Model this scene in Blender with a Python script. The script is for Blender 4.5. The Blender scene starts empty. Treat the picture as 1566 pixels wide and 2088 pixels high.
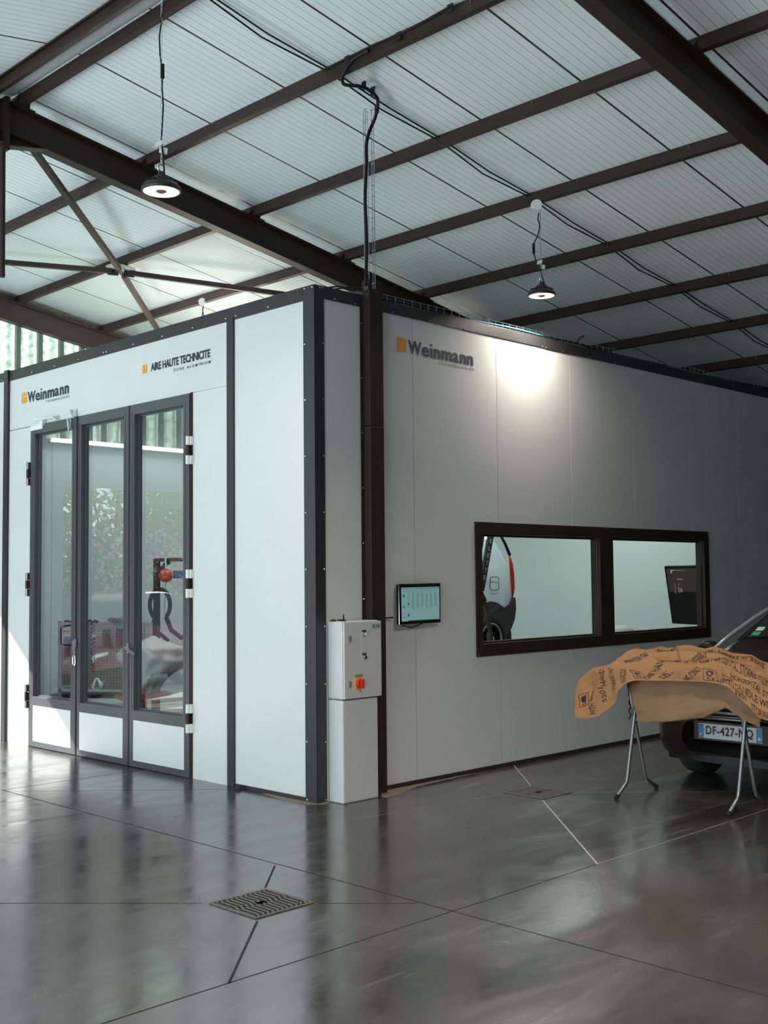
import bpy, math, random
import numpy as np
from mathutils import Vector, Matrix, noise
random.seed(7)
SC = bpy.context.scene
COL = SC.collection
PI = math.pi

# ------------------------------------------------------------------ camera
cd = bpy.data.cameras.new('camera'); cam = bpy.data.objects.new('camera', cd); COL.objects.link(cam)
YAW, PITCH, ROLL = math.radians(45.082), math.radians(3.325), math.radians(-0.550)
fw = Vector((math.cos(YAW)*math.cos(PITCH), math.sin(YAW)*math.cos(PITCH), math.sin(PITCH)))
rt = Vector((math.sin(YAW), -math.cos(YAW), 0)); up = rt.cross(fw)
r2 = math.cos(ROLL)*rt + math.sin(ROLL)*up; u2 = -math.sin(ROLL)*rt + math.cos(ROLL)*up
CAMP = Vector((-5.616, -6.355, 1.65))
cam.matrix_world = Matrix(((r2.x, u2.x, -fw.x, CAMP.x), (r2.y, u2.y, -fw.y, CAMP.y), (r2.z, u2.z, -fw.z, CAMP.z), (0, 0, 0, 1)))
cd.sensor_fit = 'VERTICAL'; cd.sensor_height = 36.0; cd.lens = 36.0*2317.8/2088.0
cd.clip_start = 0.05; cd.clip_end = 300
SC.camera = cam

# ------------------------------------------------------------------ sky, sun, daylight, exposure
W = bpy.data.worlds.new('sky'); SC.world = W; W.use_nodes = True
wn = W.node_tree.nodes; wl = W.node_tree.links
for n in list(wn): wn.remove(n)
wo = wn.new('ShaderNodeOutputWorld'); bg = wn.new('ShaderNodeBackground')
tc = wn.new('ShaderNodeTexCoord'); sep = wn.new('ShaderNodeSeparateXYZ'); rampw = wn.new('ShaderNodeValToRGB')
wl.new(tc.outputs['Generated'], sep.inputs[0]); wl.new(sep.outputs['Z'], rampw.inputs[0])
rampw.color_ramp.elements[0].position = 0.0; rampw.color_ramp.elements[0].color = (0.80, 0.95, 0.98, 1)
rampw.color_ramp.elements[1].position = 0.7; rampw.color_ramp.elements[1].color = (0.42, 0.70, 0.88, 1)
wl.new(rampw.outputs[0], bg.inputs['Color']); bg.inputs['Strength'].default_value = 1.6
wl.new(bg.outputs[0], wo.inputs['Surface'])

def lamp(kind, name, loc, energy, color, direction=None, **kw):
    l = bpy.data.lights.new(name, kind); l.energy = energy; l.color = color
    for k, v in kw.items(): setattr(l, k, v)
    o = bpy.data.objects.new(name, l); COL.objects.link(o); o.location = loc
    if direction: o.rotation_euler = Vector(direction).to_track_quat('-Z', 'Y').to_euler()
    return o
lamp('SUN', 'sun', (-12, 20, 15), 12.0, (1.0, 0.97, 0.90), (1.0, -1.0, -0.74), angle=math.radians(0.6))
# daylight through the big openings of the hall
lamp('AREA', 'daylight_left_opening', (-11.1, -3.0, 1.8), 330, (0.76, 0.93, 1.0), (1, 0.1, 0.10), shape='RECTANGLE', size=10.0, size_y=3.2)
# fill lamp added at floor level out of view, facing up to brighten the roof
lamp('AREA', 'roof_fill_lamp', (-8.2, 3.6, 0.03), 1500, (0.82, 0.94, 1.0), (0.12, -0.1, 1), shape='RECTANGLE', size=5.0, size_y=6.0)
# the sky seen through the back opening (portal only guides the sky light)
pl_ = lamp('AREA', 'back_opening_portal', (-4.0, 7.15, 1.45), 1, (1, 1, 1), (0, -1, 0), shape='RECTANGLE', size=4.3, size_y=2.8)
pl_.data.cycles.is_portal = True
vs = SC.view_settings
vs.view_transform = 'Standard'; vs.look = 'None'; vs.gamma = 1.0; vs.use_curve_mapping = False
vs.exposure = 0.0

# ------------------------------------------------------------------ materials
MATS = {}
def mat(name, col, rough=0.5, metal=0.0, noise_amt=0.0, noise_scale=30, bump=0.0, spec=0.5, emit=None, estr=0, coat=0, trans=0, ior=1.45, alpha=1):
    if name in MATS: return MATS[name]
    m = bpy.data.materials.new(name); m.use_nodes = True; MATS[name] = m
    nt = m.node_tree; b = nt.nodes['Principled BSDF']
    b.inputs['Base Color'].default_value = (*col, 1); b.inputs['Roughness'].default_value = rough
    b.inputs['Metallic'].default_value = metal; b.inputs['Specular IOR Level'].default_value = spec
    b.inputs['Coat Weight'].default_value = coat; b.inputs['Transmission Weight'].default_value = trans; b.inputs['IOR'].default_value = ior
    if emit: b.inputs['Emission Color'].default_value = (*emit, 1); b.inputs['Emission Strength'].default_value = estr
    t = nt.nodes.new('ShaderNodeTexCoord'); n = nt.nodes.new('ShaderNodeTexNoise')
    n.inputs['Scale'].default_value = noise_scale; n.inputs['Detail'].default_value = 4
    nt.links.new(t.outputs['Object'], n.inputs['Vector'])
    if noise_amt:
        mx = nt.nodes.new('ShaderNodeMix'); mx.data_type = 'RGBA'; mx.blend_type = 'MIX'
        mx.inputs[6].default_value = (*[c*(1-noise_amt) for c in col], 1); mx.inputs[7].default_value = (*[min(1, c*(1+noise_amt)) for c in col], 1)
        nt.links.new(n.outputs['Fac'], mx.inputs[0]); nt.links.new(mx.outputs[2], b.inputs['Base Color'])
    if bump:
        bp = nt.nodes.new('ShaderNodeBump'); bp.inputs['Strength'].default_value = bump; bp.inputs['Distance'].default_value = 0.01
        nt.links.new(n.outputs['Fac'], bp.inputs['Height']); nt.links.new(bp.outputs[0], b.inputs['Normal'])
    return m

M_STEEL = mat('brown_black_steel', (0.030, 0.018, 0.016), 0.55, noise_amt=0.25, noise_scale=8, spec=0.4)
M_POST = mat('dark_grey_textured_paint', (0.030, 0.029, 0.031), 0.42, noise_amt=0.5, noise_scale=260, bump=0.15)
M_DOOR = mat('dark_grey_door_paint', (0.070, 0.074, 0.082), 0.32, noise_amt=0.3, noise_scale=200, bump=0.1)
M_BLACK = mat('black_plastic', (0.012, 0.009, 0.009), 0.4, spec=0.3)
M_RUBBER = mat('black_rubber', (0.015, 0.013, 0.013), 0.7)
M_PANEL = mat('white_sandwich_panel', (0.655, 0.665, 0.665), 0.34, noise_amt=0.03, noise_scale=3, spec=0.4)
M_INNER = mat('white_booth_lining', (0.74, 0.78, 0.765), 0.45, noise_amt=0.04, noise_scale=2)
M_SEAM = mat('panel_seam', (0.30, 0.31, 0.31), 0.6)
M_CAB = mat('light_grey_enclosure', (0.56, 0.57, 0.55), 0.38, noise_amt=0.04, noise_scale=120)
M_CHROME = mat('chrome', (0.78, 0.80, 0.80), 0.18, metal=1.0)
M_ZINC = mat('zinc_wire', (0.62, 0.66, 0.66), 0.30, metal=1.0)
M_GALV = mat('galvanised_tube', (0.25, 0.27, 0.28), 0.38, metal=0.9, noise_amt=0.3, noise_scale=40)
M_NAVY = mat('navy_lettering', (0.022, 0.028, 0.055), 0.5)
M_GREYT = mat('grey_lettering', (0.10, 0.12, 0.14), 0.5)
M_ORANGE = mat('orange_logo', (0.80, 0.33, 0.01), 0.5)
M_YEL = mat('yellow_plastic', (0.85, 0.38, 0.01), 0.4)
M_RED = mat('red_plastic', (0.60, 0.03, 0.012), 0.35)
M_REDP = mat('red_paint', (0.50, 0.03, 0.02), 0.35, noise_amt=0.2)
M_WHITE = mat('white_plastic', (0.78, 0.80, 0.78), 0.4)
M_IRON = mat('cast_iron', (0.15, 0.135, 0.13), 0.45, metal=0.4, noise_amt=0.6, noise_scale=60, bump=0.4)
M_HOLE = mat('drain_pit', (0.008, 0.005, 0.005), 0.9)
M_BLUE = mat('blue_wire', (0.08, 0.28, 0.45), 0.4)
M_CAR = mat('black_car_paint', (0.012, 0.007, 0.006), 0.3, coat=0.1, spec=0.25)
M_CARG = mat('car_glass', (0.012, 0.011, 0.012), 0.06, spec=0.8)
M_TYRE = mat('tyre_rubber', (0.018, 0.016, 0.016), 0.75)
M_RIM = mat('alloy_rim', (0.60, 0.62, 0.63), 0.30, metal=0.35)
M_WCAR = mat('white_car_paint', (0.70, 0.77, 0.80), 0.18, coat=0.8)
M_PCAR = mat('crimson_car_paint', (0.20, 0.015, 0.05), 0.2, coat=0.9)
M_LIGHTRED = mat('red_lamp_lens', (0.55, 0.03, 0.01), 0.2)
M_PEG = mat('cream_pegboard', (0.55, 0.55, 0.49), 0.6)
M_TOOL = mat('grey_blue_tool', (0.11, 0.14, 0.16), 0.45)
M_MAROON = mat('maroon_tool', (0.10, 0.02, 0.045), 0.45)
M_FILM = mat('white_masking_film', (0.60, 0.62, 0.60), 0.5, bump=0.6, noise_scale=9)
M_GROUND = mat('pale_concrete_yard', (0.46, 0.47, 0.45), 0.85, noise_amt=0.2, noise_scale=1.2)
M_LEAF = mat('green_leaves', (0.09, 0.15, 0.05), 0.6, noise_amt=0.5, noise_scale=2)
M_LEAFY = mat('yellow_green_leaves', (0.38, 0.36, 0.10), 0.6, noise_amt=0.4, noise_scale=2)
M_FLW = mat('white_blossom', (0.80, 0.76, 0.78), 0.6)
M_FLP = mat('pink_blossom', (0.72, 0.26, 0.36), 0.6)
M_BARK = mat('bark', (0.10, 0.07, 0.05), 0.9)
M_HALL = mat('dark_hall_cladding', (0.05, 0.042, 0.04), 0.7, noise_amt=0.2, noise_scale=2)
M_LIP = mat('stained_grout', (0.22, 0.17, 0.13), 0.8, noise_amt=0.5, noise_scale=25)
M_JOINT = mat('saw_cut_joint', (0.012, 0.009, 0.009), 0.8)
M_JOINTL = mat('filled_saw_cut', (0.50, 0.45, 0.42), 0.7)
M_SCREEN = mat('lit_spreadsheet_screen', (0.02, 0.03, 0.03), 0.25, emit=(0.24, 0.43, 0.43), estr=0.62)
M_SCRD = mat('lit_screen_columns', (0.02, 0.03, 0.03), 0.25, emit=(0.17, 0.32, 0.33), estr=0.62)
M_SCRT = mat('lit_screen_text', (0.01, 0.02, 0.03), 0.25, emit=(0.03, 0.08, 0.11), estr=0.6)
M_SCRB = mat('dark_lit_screen', (0.01, 0.01, 0.01), 0.2, emit=(0.030, 0.022, 0.022), estr=1.0)
M_SCRW = mat('screen_white_marks', (0.01, 0.01, 0.01), 0.3, emit=(0.45, 0.50, 0.50), estr=0.7)
M_LED = mat('led_disc', (1, 1, 1), 0.5, emit=(1.0, 0.93, 0.82), estr=5)
M_LEDR = mat('led_lens_ring', (0.9, 0.9, 0.88), 0.4, emit=(1.0, 0.93, 0.82), estr=1.2)
M_TUBE = mat('fluorescent_tube', (1, 1, 1), 0.5, emit=(0.88, 1.0, 0.97), estr=3.5)
M_PLATE = mat('number_plate', (0.46, 0.47, 0.46), 0.4)
M_PBLUE = mat('plate_blue', (0.03, 0.14, 0.30), 0.4)
M_STICK = mat('windscreen_sticker', (0.45, 0.60, 0.52), 0.5)
M_STICKG = mat('green_sticker', (0.06, 0.30, 0.14), 0.5)

def paper(name, col):
    m = mat(name, col, 0.75, noise_amt=0.18, noise_scale=7, bump=0.35, spec=0.25); return m
M_KRAFT = paper('brown_kraft_paper', (0.36, 0.178, 0.078))
M_KRAFT2 = paper('pale_kraft_paper', (0.25, 0.145, 0.08))
M_INK = mat('dark_ink', (0.030, 0.014, 0.012), 0.7)

def glass(name, refl, tint, rough=0.0):
    m = bpy.data.materials.new(name); m.use_nodes = True; nt = m.node_tree
    for n in list(nt.nodes): nt.nodes.remove(n)
    o = nt.nodes.new('ShaderNodeOutputMaterial'); mx = nt.nodes.new('ShaderNodeMixShader')
    tr = nt.nodes.new('ShaderNodeBsdfTransparent'); gl = nt.nodes.new('ShaderNodeBsdfGlossy')
    tr.inputs[0].default_value = (*tint, 1); gl.inputs['Roughness'].default_value = rough; gl.inputs[0].default_value = (0.95, 1, 0.98, 1)
    fr = nt.nodes.new('ShaderNodeFresnel'); gm = nt.nodes.new('ShaderNodeNewGeometry'); ir = nt.nodes.new('ShaderNodeMapRange')
    ir.inputs['To Min'].default_value = 1.5; ir.inputs['To Max'].default_value = 1/1.5
    nt.links.new(gm.outputs['Backfacing'], ir.inputs['Value']); nt.links.new(ir.outputs[0], fr.inputs[0])
    mul = nt.nodes.new('ShaderNodeMath'); mul.operation = 'MULTIPLY'; mul.inputs[1].default_value = refl
    cl = nt.nodes.new('ShaderNodeClamp'); cl.inputs['Max'].default_value = 0.9
    nt.links.new(fr.outputs[0], mul.inputs[0]); nt.links.new(mul.outputs[0], cl.inputs[0]); nt.links.new(cl.outputs[0], mx.inputs[0])
    nt.links.new(tr.outputs[0], mx.inputs[1]); nt.links.new(gl.outputs[0], mx.inputs[2]); nt.links.new(mx.outputs[0], o.inputs[0])
    return m
M_GLASS = glass('double_glazing', 3.4, (0.93, 0.96, 0.955))
M_GLASS2 = glass('booth_window_glazing', 1.3, (0.90, 0.96, 0.93))

def translucent():
    m = bpy.data.materials.new('translucent_corrugated_sheet'); m.use_nodes = True; nt = m.node_tree
    for n in list(nt.nodes): nt.nodes.remove(n)
    o = nt.nodes.new('ShaderNodeOutputMaterial'); mx = nt.nodes.new('ShaderNodeMixShader')
    a = nt.nodes.new('ShaderNodeBsdfTranslucent'); d = nt.nodes.new('ShaderNodeBsdfDiffuse')
    t = nt.nodes.new('ShaderNodeTexCoord'); n = nt.nodes.new('ShaderNodeTexNoise'); n.inputs['Scale'].default_value = 14; n.inputs['Detail'].default_value = 6
    r = nt.nodes.new('ShaderNodeValToRGB'); r.color_ramp.elements[0].position = 0.3; r.color_ramp.elements[0].color = (0.26, 0.36, 0.27, 1)
    r.color_ramp.elements[1].position = 0.65; r.color_ramp.elements[1].color = (0.62, 0.78, 0.66, 1)
    nt.links.new(t.outputs['Object'], n.inputs[0]); nt.links.new(n.outputs['Fac'], r.inputs[0]); nt.links.new(r.outputs[0], a.inputs[0]); nt.links.new(r.outputs[0], d.inputs[0])
    mx.inputs[0].default_value = 0.35; nt.links.new(a.outputs[0], mx.inputs[1]); nt.links.new(d.outputs[0], mx.inputs[2]); nt.links.new(mx.outputs[0], o.inputs[0])
    return m
M_TRANSL = translucent()

def floor_mat():
    m = bpy.data.materials.new('polished_dark_concrete'); m.use_nodes = True; nt = m.node_tree; L = nt.links
    b = nt.nodes['Principled BSDF']; t = nt.nodes.new('ShaderNodeTexCoord')
    def nz(scale, detail, rough=0.6, stretch=None, rot=0, dist=0):
        n = nt.nodes.new('ShaderNodeTexNoise'); n.inputs['Scale'].default_value = scale; n.inputs['Detail'].default_value = detail
        n.inputs['Roughness'].default_value = rough; n.inputs['Distortion'].default_value = dist
        if stretch:
            mp = nt.nodes.new('ShaderNodeMapping'); mp.inputs['Scale'].default_value = stretch; mp.inputs['Rotation'].default_value = (0, 0, rot)
            L.new(t.outputs['Object'], mp.inputs[0]); L.new(mp.outputs[0], n.inputs['Vector'])
        else: L.new(t.outputs['Object'], n.inputs['Vector'])
        return n
    def ramp(n, p0, c0, p1, c1):
        r = nt.nodes.new('ShaderNodeValToRGB'); e = r.color_ramp.elements
        e[0].position = p0; e[0].color = (*c0, 1); e[1].position = p1; e[1].color = (*c1, 1); L.new(n.outputs['Fac'], r.inputs[0]); return r
    n1 = nz(0.8, 8, 0.65, dist=0.6); c1 = ramp(n1, 0.32, (0.026, 0.022, 0.021), 0.72, (0.070, 0.065, 0.065))
    n2 = nz(3.0, 7, 0.7, (0.28, 2.4, 1), 0.9, 0.4); s = ramp(n2, 0.56, (0, 0, 0), 0.72, (1, 1, 1))
    n3 = nz(1.1, 2, 0.5); s3 = ramp(n3, 0.50, (0, 0, 0), 0.68, (1, 1, 1))
    mul = nt.nodes.new('ShaderNodeMath'); mul.operation = 'MULTIPLY'; L.new(s.outputs[0], mul.inputs[0]); L.new(s3.outputs[0], mul.inputs[1])
    m2 = nt.nodes.new('ShaderNodeMath'); m2.operation = 'MULTIPLY'; m2.inputs[1].default_value = 0.8; L.new(mul.outputs[0], m2.inputs[0])
    mx = nt.nodes.new('ShaderNodeMix'); mx.data_type = 'RGBA'; L.new(m2.outputs[0], mx.inputs[0]); L.new(c1.outputs[0], mx.inputs[6]); mx.inputs[7].default_value = (0.24, 0.25, 0.26, 1)
    L.new(mx.outputs[2], b.inputs['Base Color'])
    n4 = nz(1.6, 8, 0.7, (0.5, 1.6, 1), 0.6, 0.8); r4 = ramp(n4, 0.34, (0.12,)*3, 0.70, (0.33,)*3)
    L.new(r4.outputs[0], b.inputs['Roughness'])
    b.inputs['Specular IOR Level'].default_value = 0.75; b.inputs['IOR'].default_value = 2.5
    n5 = nz(6, 6, 0.6); bp = nt.nodes.new('ShaderNodeBump'); bp.inputs['Strength'].default_value = 0.06; bp.inputs['Distance'].default_value = 0.01
    L.new(n5.outputs['Fac'], bp.inputs['Height']); L.new(bp.outputs[0], b.inputs['Normal'])
    return m
M_FLOOR = floor_mat()

def roof_mat():
    """ribbed white sheet: fine ribs every 75 mm, an open seam every 0.975 m along Y"""
    m = bpy.data.materials.new('ribbed_white_roof_sheet'); m.use_nodes = True; nt = m.node_tree; L = nt.links
    b = nt.nodes['Principled BSDF']; t = nt.nodes.new('ShaderNodeTexCoord'); sp = nt.nodes.new('ShaderNodeSeparateXYZ'); L.new(t.outputs['Object'], sp.inputs[0])
    def tri(period, off, width):
        a = nt.nodes.new('ShaderNodeMath'); a.operation = 'ADD'; a.inputs[1].default_value = off+100*period; L.new(sp.outputs['Y'], a.inputs[0])
        d = nt.nodes.new('ShaderNodeMath'); d.operation = 'DIVIDE'; d.inputs[1].default_value = period; L.new(a.outputs[0], d.inputs[0])
        f = nt.nodes.new('ShaderNodeMath'); f.operation = 'FRACT'; L.new(d.outputs[0], f.inputs[0])
        g = nt.nodes.new('ShaderNodeMath'); g.operation = 'LESS_THAN'; g.inputs[1].default_value = width/period; L.new(f.outputs[0], g.inputs[0]); return g
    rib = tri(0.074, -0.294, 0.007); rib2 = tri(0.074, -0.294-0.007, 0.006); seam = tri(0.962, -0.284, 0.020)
    n = nt.nodes.new('ShaderNodeTexNoise'); n.inputs['Scale'].default_value = 1.1; n.inputs['Detail'].default_value = 5; L.new(t.outputs['Object'], n.inputs[0])
    r = nt.nodes.new('ShaderNodeValToRGB'); r.color_ramp.elements[0].position = 0.3; r.color_ramp.elements[0].color = (0.72, 0.785, 0.80, 1)
    r.color_ramp.elements[1].position = 0.7; r.color_ramp.elements[1].color = (0.80, 0.87, 0.885, 1); L.new(n.outputs['Fac'], r.inputs[0])
    def mixc(fac, a, col):
        mx = nt.nodes.new('ShaderNodeMix'); mx.data_type = 'RGBA'; L.new(fac.outputs[0], mx.inputs[0]); L.new(a, mx.inputs[6]); mx.inputs[7].default_value = (*col, 1); return mx.outputs[2]
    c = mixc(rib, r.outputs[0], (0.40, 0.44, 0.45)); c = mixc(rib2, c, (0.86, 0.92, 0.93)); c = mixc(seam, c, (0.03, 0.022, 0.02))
    L.new(c, b.inputs['Base Color']); b.inputs['Roughness'].default_value = 0.45; b.inputs['Specular IOR Level'].default_value = 0.35
    return m
M_ROOF = roof_mat()
M_RIDGE = mat('ridge_flashing', (0.55, 0.585, 0.58), 0.4, noise_amt=0.12, noise_scale=4)

# ------------------------------------------------------------------ mesh builder
class MB:
    def __init__(s): s.v = []; s.f = []; s.mi = []; s.m = 0
    def quad(s, *p):
        i = len(s.v); s.v += [tuple(q) for q in p]; s.f.append(tuple(range(i, i+len(p)))); s.mi.append(s.m); return s
    def box(s, x0, y0, z0, x1, y1, z1):
        x0, x1 = sorted((x0, x1)); y0, y1 = sorted((y0, y1)); z0, z1 = sorted((z0, z1))
        i = len(s.v); s.v += [(x0,y0,z0),(x1,y0,z0),(x1,y1,z0),(x0,y1,z0),(x0,y0,z1),(x1,y0,z1),(x1,y1,z1),(x0,y1,z1)]
        for f in ((0,3,2,1),(4,5,6,7),(0,1,5,4),(1,2,6,5),(2,3,7,6),(3,0,4,7)): s.f.append(tuple(i+k for k in f)); s.mi.append(s.m)
        return s
    def obox(s, c, ax, ay, az):
        """box from centre and three half-axis vectors"""
        c = Vector(c); ax = Vector(ax); ay = Vector(ay); az = Vector(az); i = len(s.v)
        for sz in (-1, 1):
            for a, b_ in ((-1,-1),(1,-1),(1,1),(-1,1)): s.v.append(tuple(c+a*ax+b_*ay+sz*az))
        for f in ((0,3,2,1),(4,5,6,7),(0,1,5,4),(1,2,6,5),(2,3,7,6),(3,0,4,7)): s.f.append(tuple(i+k for k in f)); s.mi.append(s.m)
        return s
    def bar(s, p, q, w, h, upv=(0,0,1)):
        p = Vector(p); q = Vector(q); d = (q-p); n = d.normalized(); side = n.cross(Vector(upv))
        if side.length < 1e-4: side = n.cross(Vector((1,0,0)))
        side.normalize(); u = side.cross(n); return s.obox((p+q)/2, d/2, side*w/2, u*h/2)
    def tube(s, pts, r, n=8, closed=False, caps=True):
        pts = [Vector(p) for p in pts]; N = len(pts); i0 = len(s.v); rr = r if hasattr(r, '__len__') else [r]*N; ref = None
        for k, p in enumerate(pts):
            a = pts[(k-1) % N] if (closed or k > 0) else p; b_ = pts[(k+1) % N] if (closed or k < N-1) else p
            d = (b_-a).normalized()
            if ref is None: ref = Vector((0,0,1)) if abs(d.z) < 0.9 else Vector((1,0,0))
            x = (ref-d*ref.dot(d)).normalized(); ref = x; y = d.cross(x)
            for j in range(n): t = 2*PI*j/n; s.v.append(tuple(p+rr[k]*(math.cos(t)*x+math.sin(t)*y)))
        for k in range(N if closed else N-1):
            a = i0+k*n; b_ = i0+((k+1) % N)*n
            for j in range(n): s.f.append((a+j, a+(j+1) % n, b_+(j+1) % n, b_+j)); s.mi.append(s.m)
        if caps and not closed:
            s.f.append(tuple(i0+j for j in reversed(range(n)))); s.mi.append(s.m); s.f.append(tuple(i0+(N-1)*n+j for j in range(n))); s.mi.append(s.m)
        return s
    def lathe(s, c, prof, axis=(0,0,1), n=32, ref=None):
        """profile list of (radius, along-axis)"""
        c = Vector(c); a = Vector(axis).normalized(); x = Vector((1,0,0)) if abs(a.x) < 0.9 else Vector((0,1,0)); x = (x-a*x.dot(a)).normalized(); y = a.cross(x); i0 = len(s.v)
        for r, h in prof:
            for j in range(n): t = 2*PI*j/n; s.v.append(tuple(c+a*h+r*(math.cos(t)*x+math.sin(t)*y)))
        for k in range(len(prof)-1):
            for j in range(n): s.f.append((i0+k*n+j, i0+k*n+(j+1) % n, i0+(k+1)*n+(j+1) % n, i0+(k+1)*n+j)); s.mi.append(s.m)
        for k in (0, len(prof)-1):
            if prof[k][0] > 1e-5: s.f.append(tuple(i0+k*n+j for j in range(n))); s.mi.append(s.m)
        return s
    def ball(s, c, r, sc=(1,1,1), n=12, m=8):
        i0 = len(s.v); c = Vector(c)
        for k in range(m+1):
            for j in range(n):
                a = PI*k/m; t = 2*PI*j/n; s.v.append((c.x+r*sc[0]*math.sin(a)*math.cos(t), c.y+r*sc[1]*math.sin(a)*math.sin(t), c.z+r*sc[2]*math.cos(a)))
        for k in range(m):
            for j in range(n): s.f.append((i0+k*n+j, i0+(k+1)*n+j, i0+(k+1)*n+(j+1) % n, i0+k*n+(j+1) % n)); s.mi.append(s.m)
        return s
    def grid(s, P):
        """P[i][j] points"""
        i0 = len(s.v); ni = len(P); nj = len(P[0])
        for row in P:
            for p in row: s.v.append(tuple(p))
        for i in range(ni-1):
            for j in range(nj-1): s.f.append((i0+i*nj+j, i0+i*nj+j+1, i0+(i+1)*nj+j+1, i0+(i+1)*nj+j)); s.mi.append(s.m)
        return s
    def prism(s, poly, h):
        """poly: list of Vector (planar), extruded by vector h"""
        i0 = len(s.v); n = len(poly); h = Vector(h)
        s.v += [tuple(p) for p in poly]+[tuple(Vector(p)+h) for p in poly]
        s.f.append(tuple(i0+k for k in reversed(range(n)))); s.f.append(tuple(i0+n+k for k in range(n))); s.mi += [s.m]*2
        for k in range(n): s.f.append((i0+k, i0+(k+1) % n, i0+n+(k+1) % n, i0+n+k)); s.mi.append(s.m)
        return s
    def build(s, name, mats, parent=None, smooth=False, bevel=0, solid=0):
        me = bpy.data.meshes.new(name); org = Vector((0,0,0))
        if parent is not None:
            inv = parent.matrix_world.inverted() if parent.type != 'EMPTY' else None
            org = Vector(parent['_o']) if '_o' in parent else Vector((0,0,0))
        elif s.v:
            a = np.array(s.v); org = Vector(((a[:,0].min()+a[:,0].max())/2, (a[:,1].min()+a[:,1].max())/2, a[:,2].min()))
            if name in KEEP0: org = Vector((0,0,0))
        me.from_pydata([(x-org.x, y-org.y, z-org.z) for x, y, z in s.v], [], s.f)
        mats = mats if isinstance(mats, (list, tuple)) else [mats]
        for m in mats: me.materials.append(m)
        me.polygons.foreach_set('material_index', s.mi)
        if smooth: me.polygons.foreach_set('use_smooth', [True]*len(s.f))
        me.update(); o = bpy.data.objects.new(name, me); COL.objects.link(o)
        o['_o'] = tuple(org)
        if parent is not None: o.parent = parent
        else: o.location = org
        if bevel:
            b = o.modifiers.new('bevel', 'BEVEL'); b.width = bevel; b.segments = 2; b.limit_method = 'ANGLE'
        if solid:
            b = o.modifiers.new('solid', 'SOLIDIFY'); b.thickness = solid; b.offset = 0
        if smooth:
            e = o.modifiers.new('weighted', 'WEIGHTED_NORMAL') if False else None
        return o
KEEP0 = {'floor', 'ceiling', 'wall_back', 'ridge_flashing'}
def thing(name, label, cat, loc=(0,0,0), group=None):
    o = bpy.data.objects.new(name, None); COL.objects.link(o); o.location = loc; o['_o'] = tuple(loc)
    o.empty_display_size = 0.1; return tag(o, label, cat, group)
def tag(o, label, cat, group=None, kind=None):
    if label: o['label'] = label
    if cat: o['category'] = cat
    if group: o['group'] = group
    if kind: o['kind'] = kind
    return o
def struct(o): o['kind'] = 'structure'; return o
def clone(o, dx, label=None, parent=None):
    """copy a thing and its children (parts, sub-parts), shifted by dx"""
    c = o.copy(); COL.objects.link(c)
    if parent is not None: c.parent = parent
    else:
        c.location = o.location+Vector(dx); c['_o'] = tuple(c.location)
        if label: c['label'] = label
    for ch in [q for q in list(COL.objects) if q.parent == o]: clone(ch, None, None, c)
    return c

def lettering(mb, body, origin, udir, vdir, width, height, off=0.004, bold=0.0, lift=0.0, spacing=1.0, surf=None, sub=0):
    """flat letters fitted into width x height; surf maps (s,t) in 0..1 if given"""
    cu = bpy.data.curves.new('t', 'FONT'); cu.body = body; cu.size = 1; cu.offset = bold; cu.space_character = spacing; cu.resolution_u = 3
    o = bpy.data.objects.new('t', cu); COL.objects.link(o); dg = bpy.context.evaluated_depsgraph_get(); dg.update()
    me = bpy.data.meshes.new_from_object(o.evaluated_get(dg)); bpy.data.objects.remove(o); bpy.data.curves.remove(cu)
    vv = np.array([v.co[:] for v in me.vertices]); x0, x1, y0, y1 = vv[:,0].min(), vv[:,0].max(), vv[:,1].min(), vv[:,1].max()
    O = Vector(origin) if origin is not None else None; i0 = len(mb.v)
    if surf is None:
        u = Vector(udir).normalized(); v = Vector(vdir).normalized(); n = u.cross(v)
        for x, y, _ in vv: mb.v.append(tuple(O+u*((x-x0)/(x1-x0)*width)+v*((y-y0)/(y1-y0)*height)+n*off))
    else:
        for x, y, _ in vv: mb.v.append(tuple(surf((x-x0)/(x1-x0), (y-y0)/(y1-y0))))
    for p in me.polygons: mb.f.append(tuple(i0+k for k in p.vertices)); mb.mi.append(mb.m)
    bpy.data.meshes.remove(me); return mb

# ------------------------------------------------------------------ setting: floor, yard, roof, walls
YB = 7.12            # back gable wall plane
f = MB(); f.box(-11.2, -12, -0.25, 9.4, YB+0.02, 0)
f.m = 1
def joint(p, q, w=0.008, m=1):
    f.m = m; p = Vector((p[0], p[1], 0.0006)); q = Vector((q[0], q[1], 0.0006)); d = (q-p).normalized(); s_ = Vector((-d.y, d.x, 0))*w/2; f.quad(p-s_, q-s_, q+s_, p+s_)
joint((-1.36, -11), (-1.33, 2.25)); joint((-1.36, 2.25), (-0.02, 2.27), 0.006); joint((-1.36, 2.25), (-1.40, YB))
joint((-9, -2.53), (-0.62, -2.52)); joint((-0.60, -2.52), (-0.09, -2.51), 0.006); joint((-0.09, -2.51), (9, -2.5), 0.004, 2)
joint((-1.36, 2.2), (0.0, 0.86), 0.004); joint((-0.2, -0.60), (1.2, -0.78), 0.003, 2)
joint((-1.705, -1.505), (-1.372, -1.18), 0.012); joint((-2.11, -1.945), (-2.72, -2.525), 0.012)
joint((-2.11, -1.50), (-3.02, -0.53), 0.007); joint((-1.70, -1.94), (-1.36, -2.30), 0.007)
joint((1.20, -1.15), (-0.08, -2.51), 0.010, 2); joint((1.61, -0.72), (2.28, -0.02), 0.008, 2); joint((1.62, -1.14), (2.9, -2.5), 0.003, 2)
joint((2.4, -1.30), (3.4, -1.28), 0.004, 2)
floor = struct(f.build('floor', [M_FLOOR, M_JOINT, M_JOINTL]))

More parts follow.
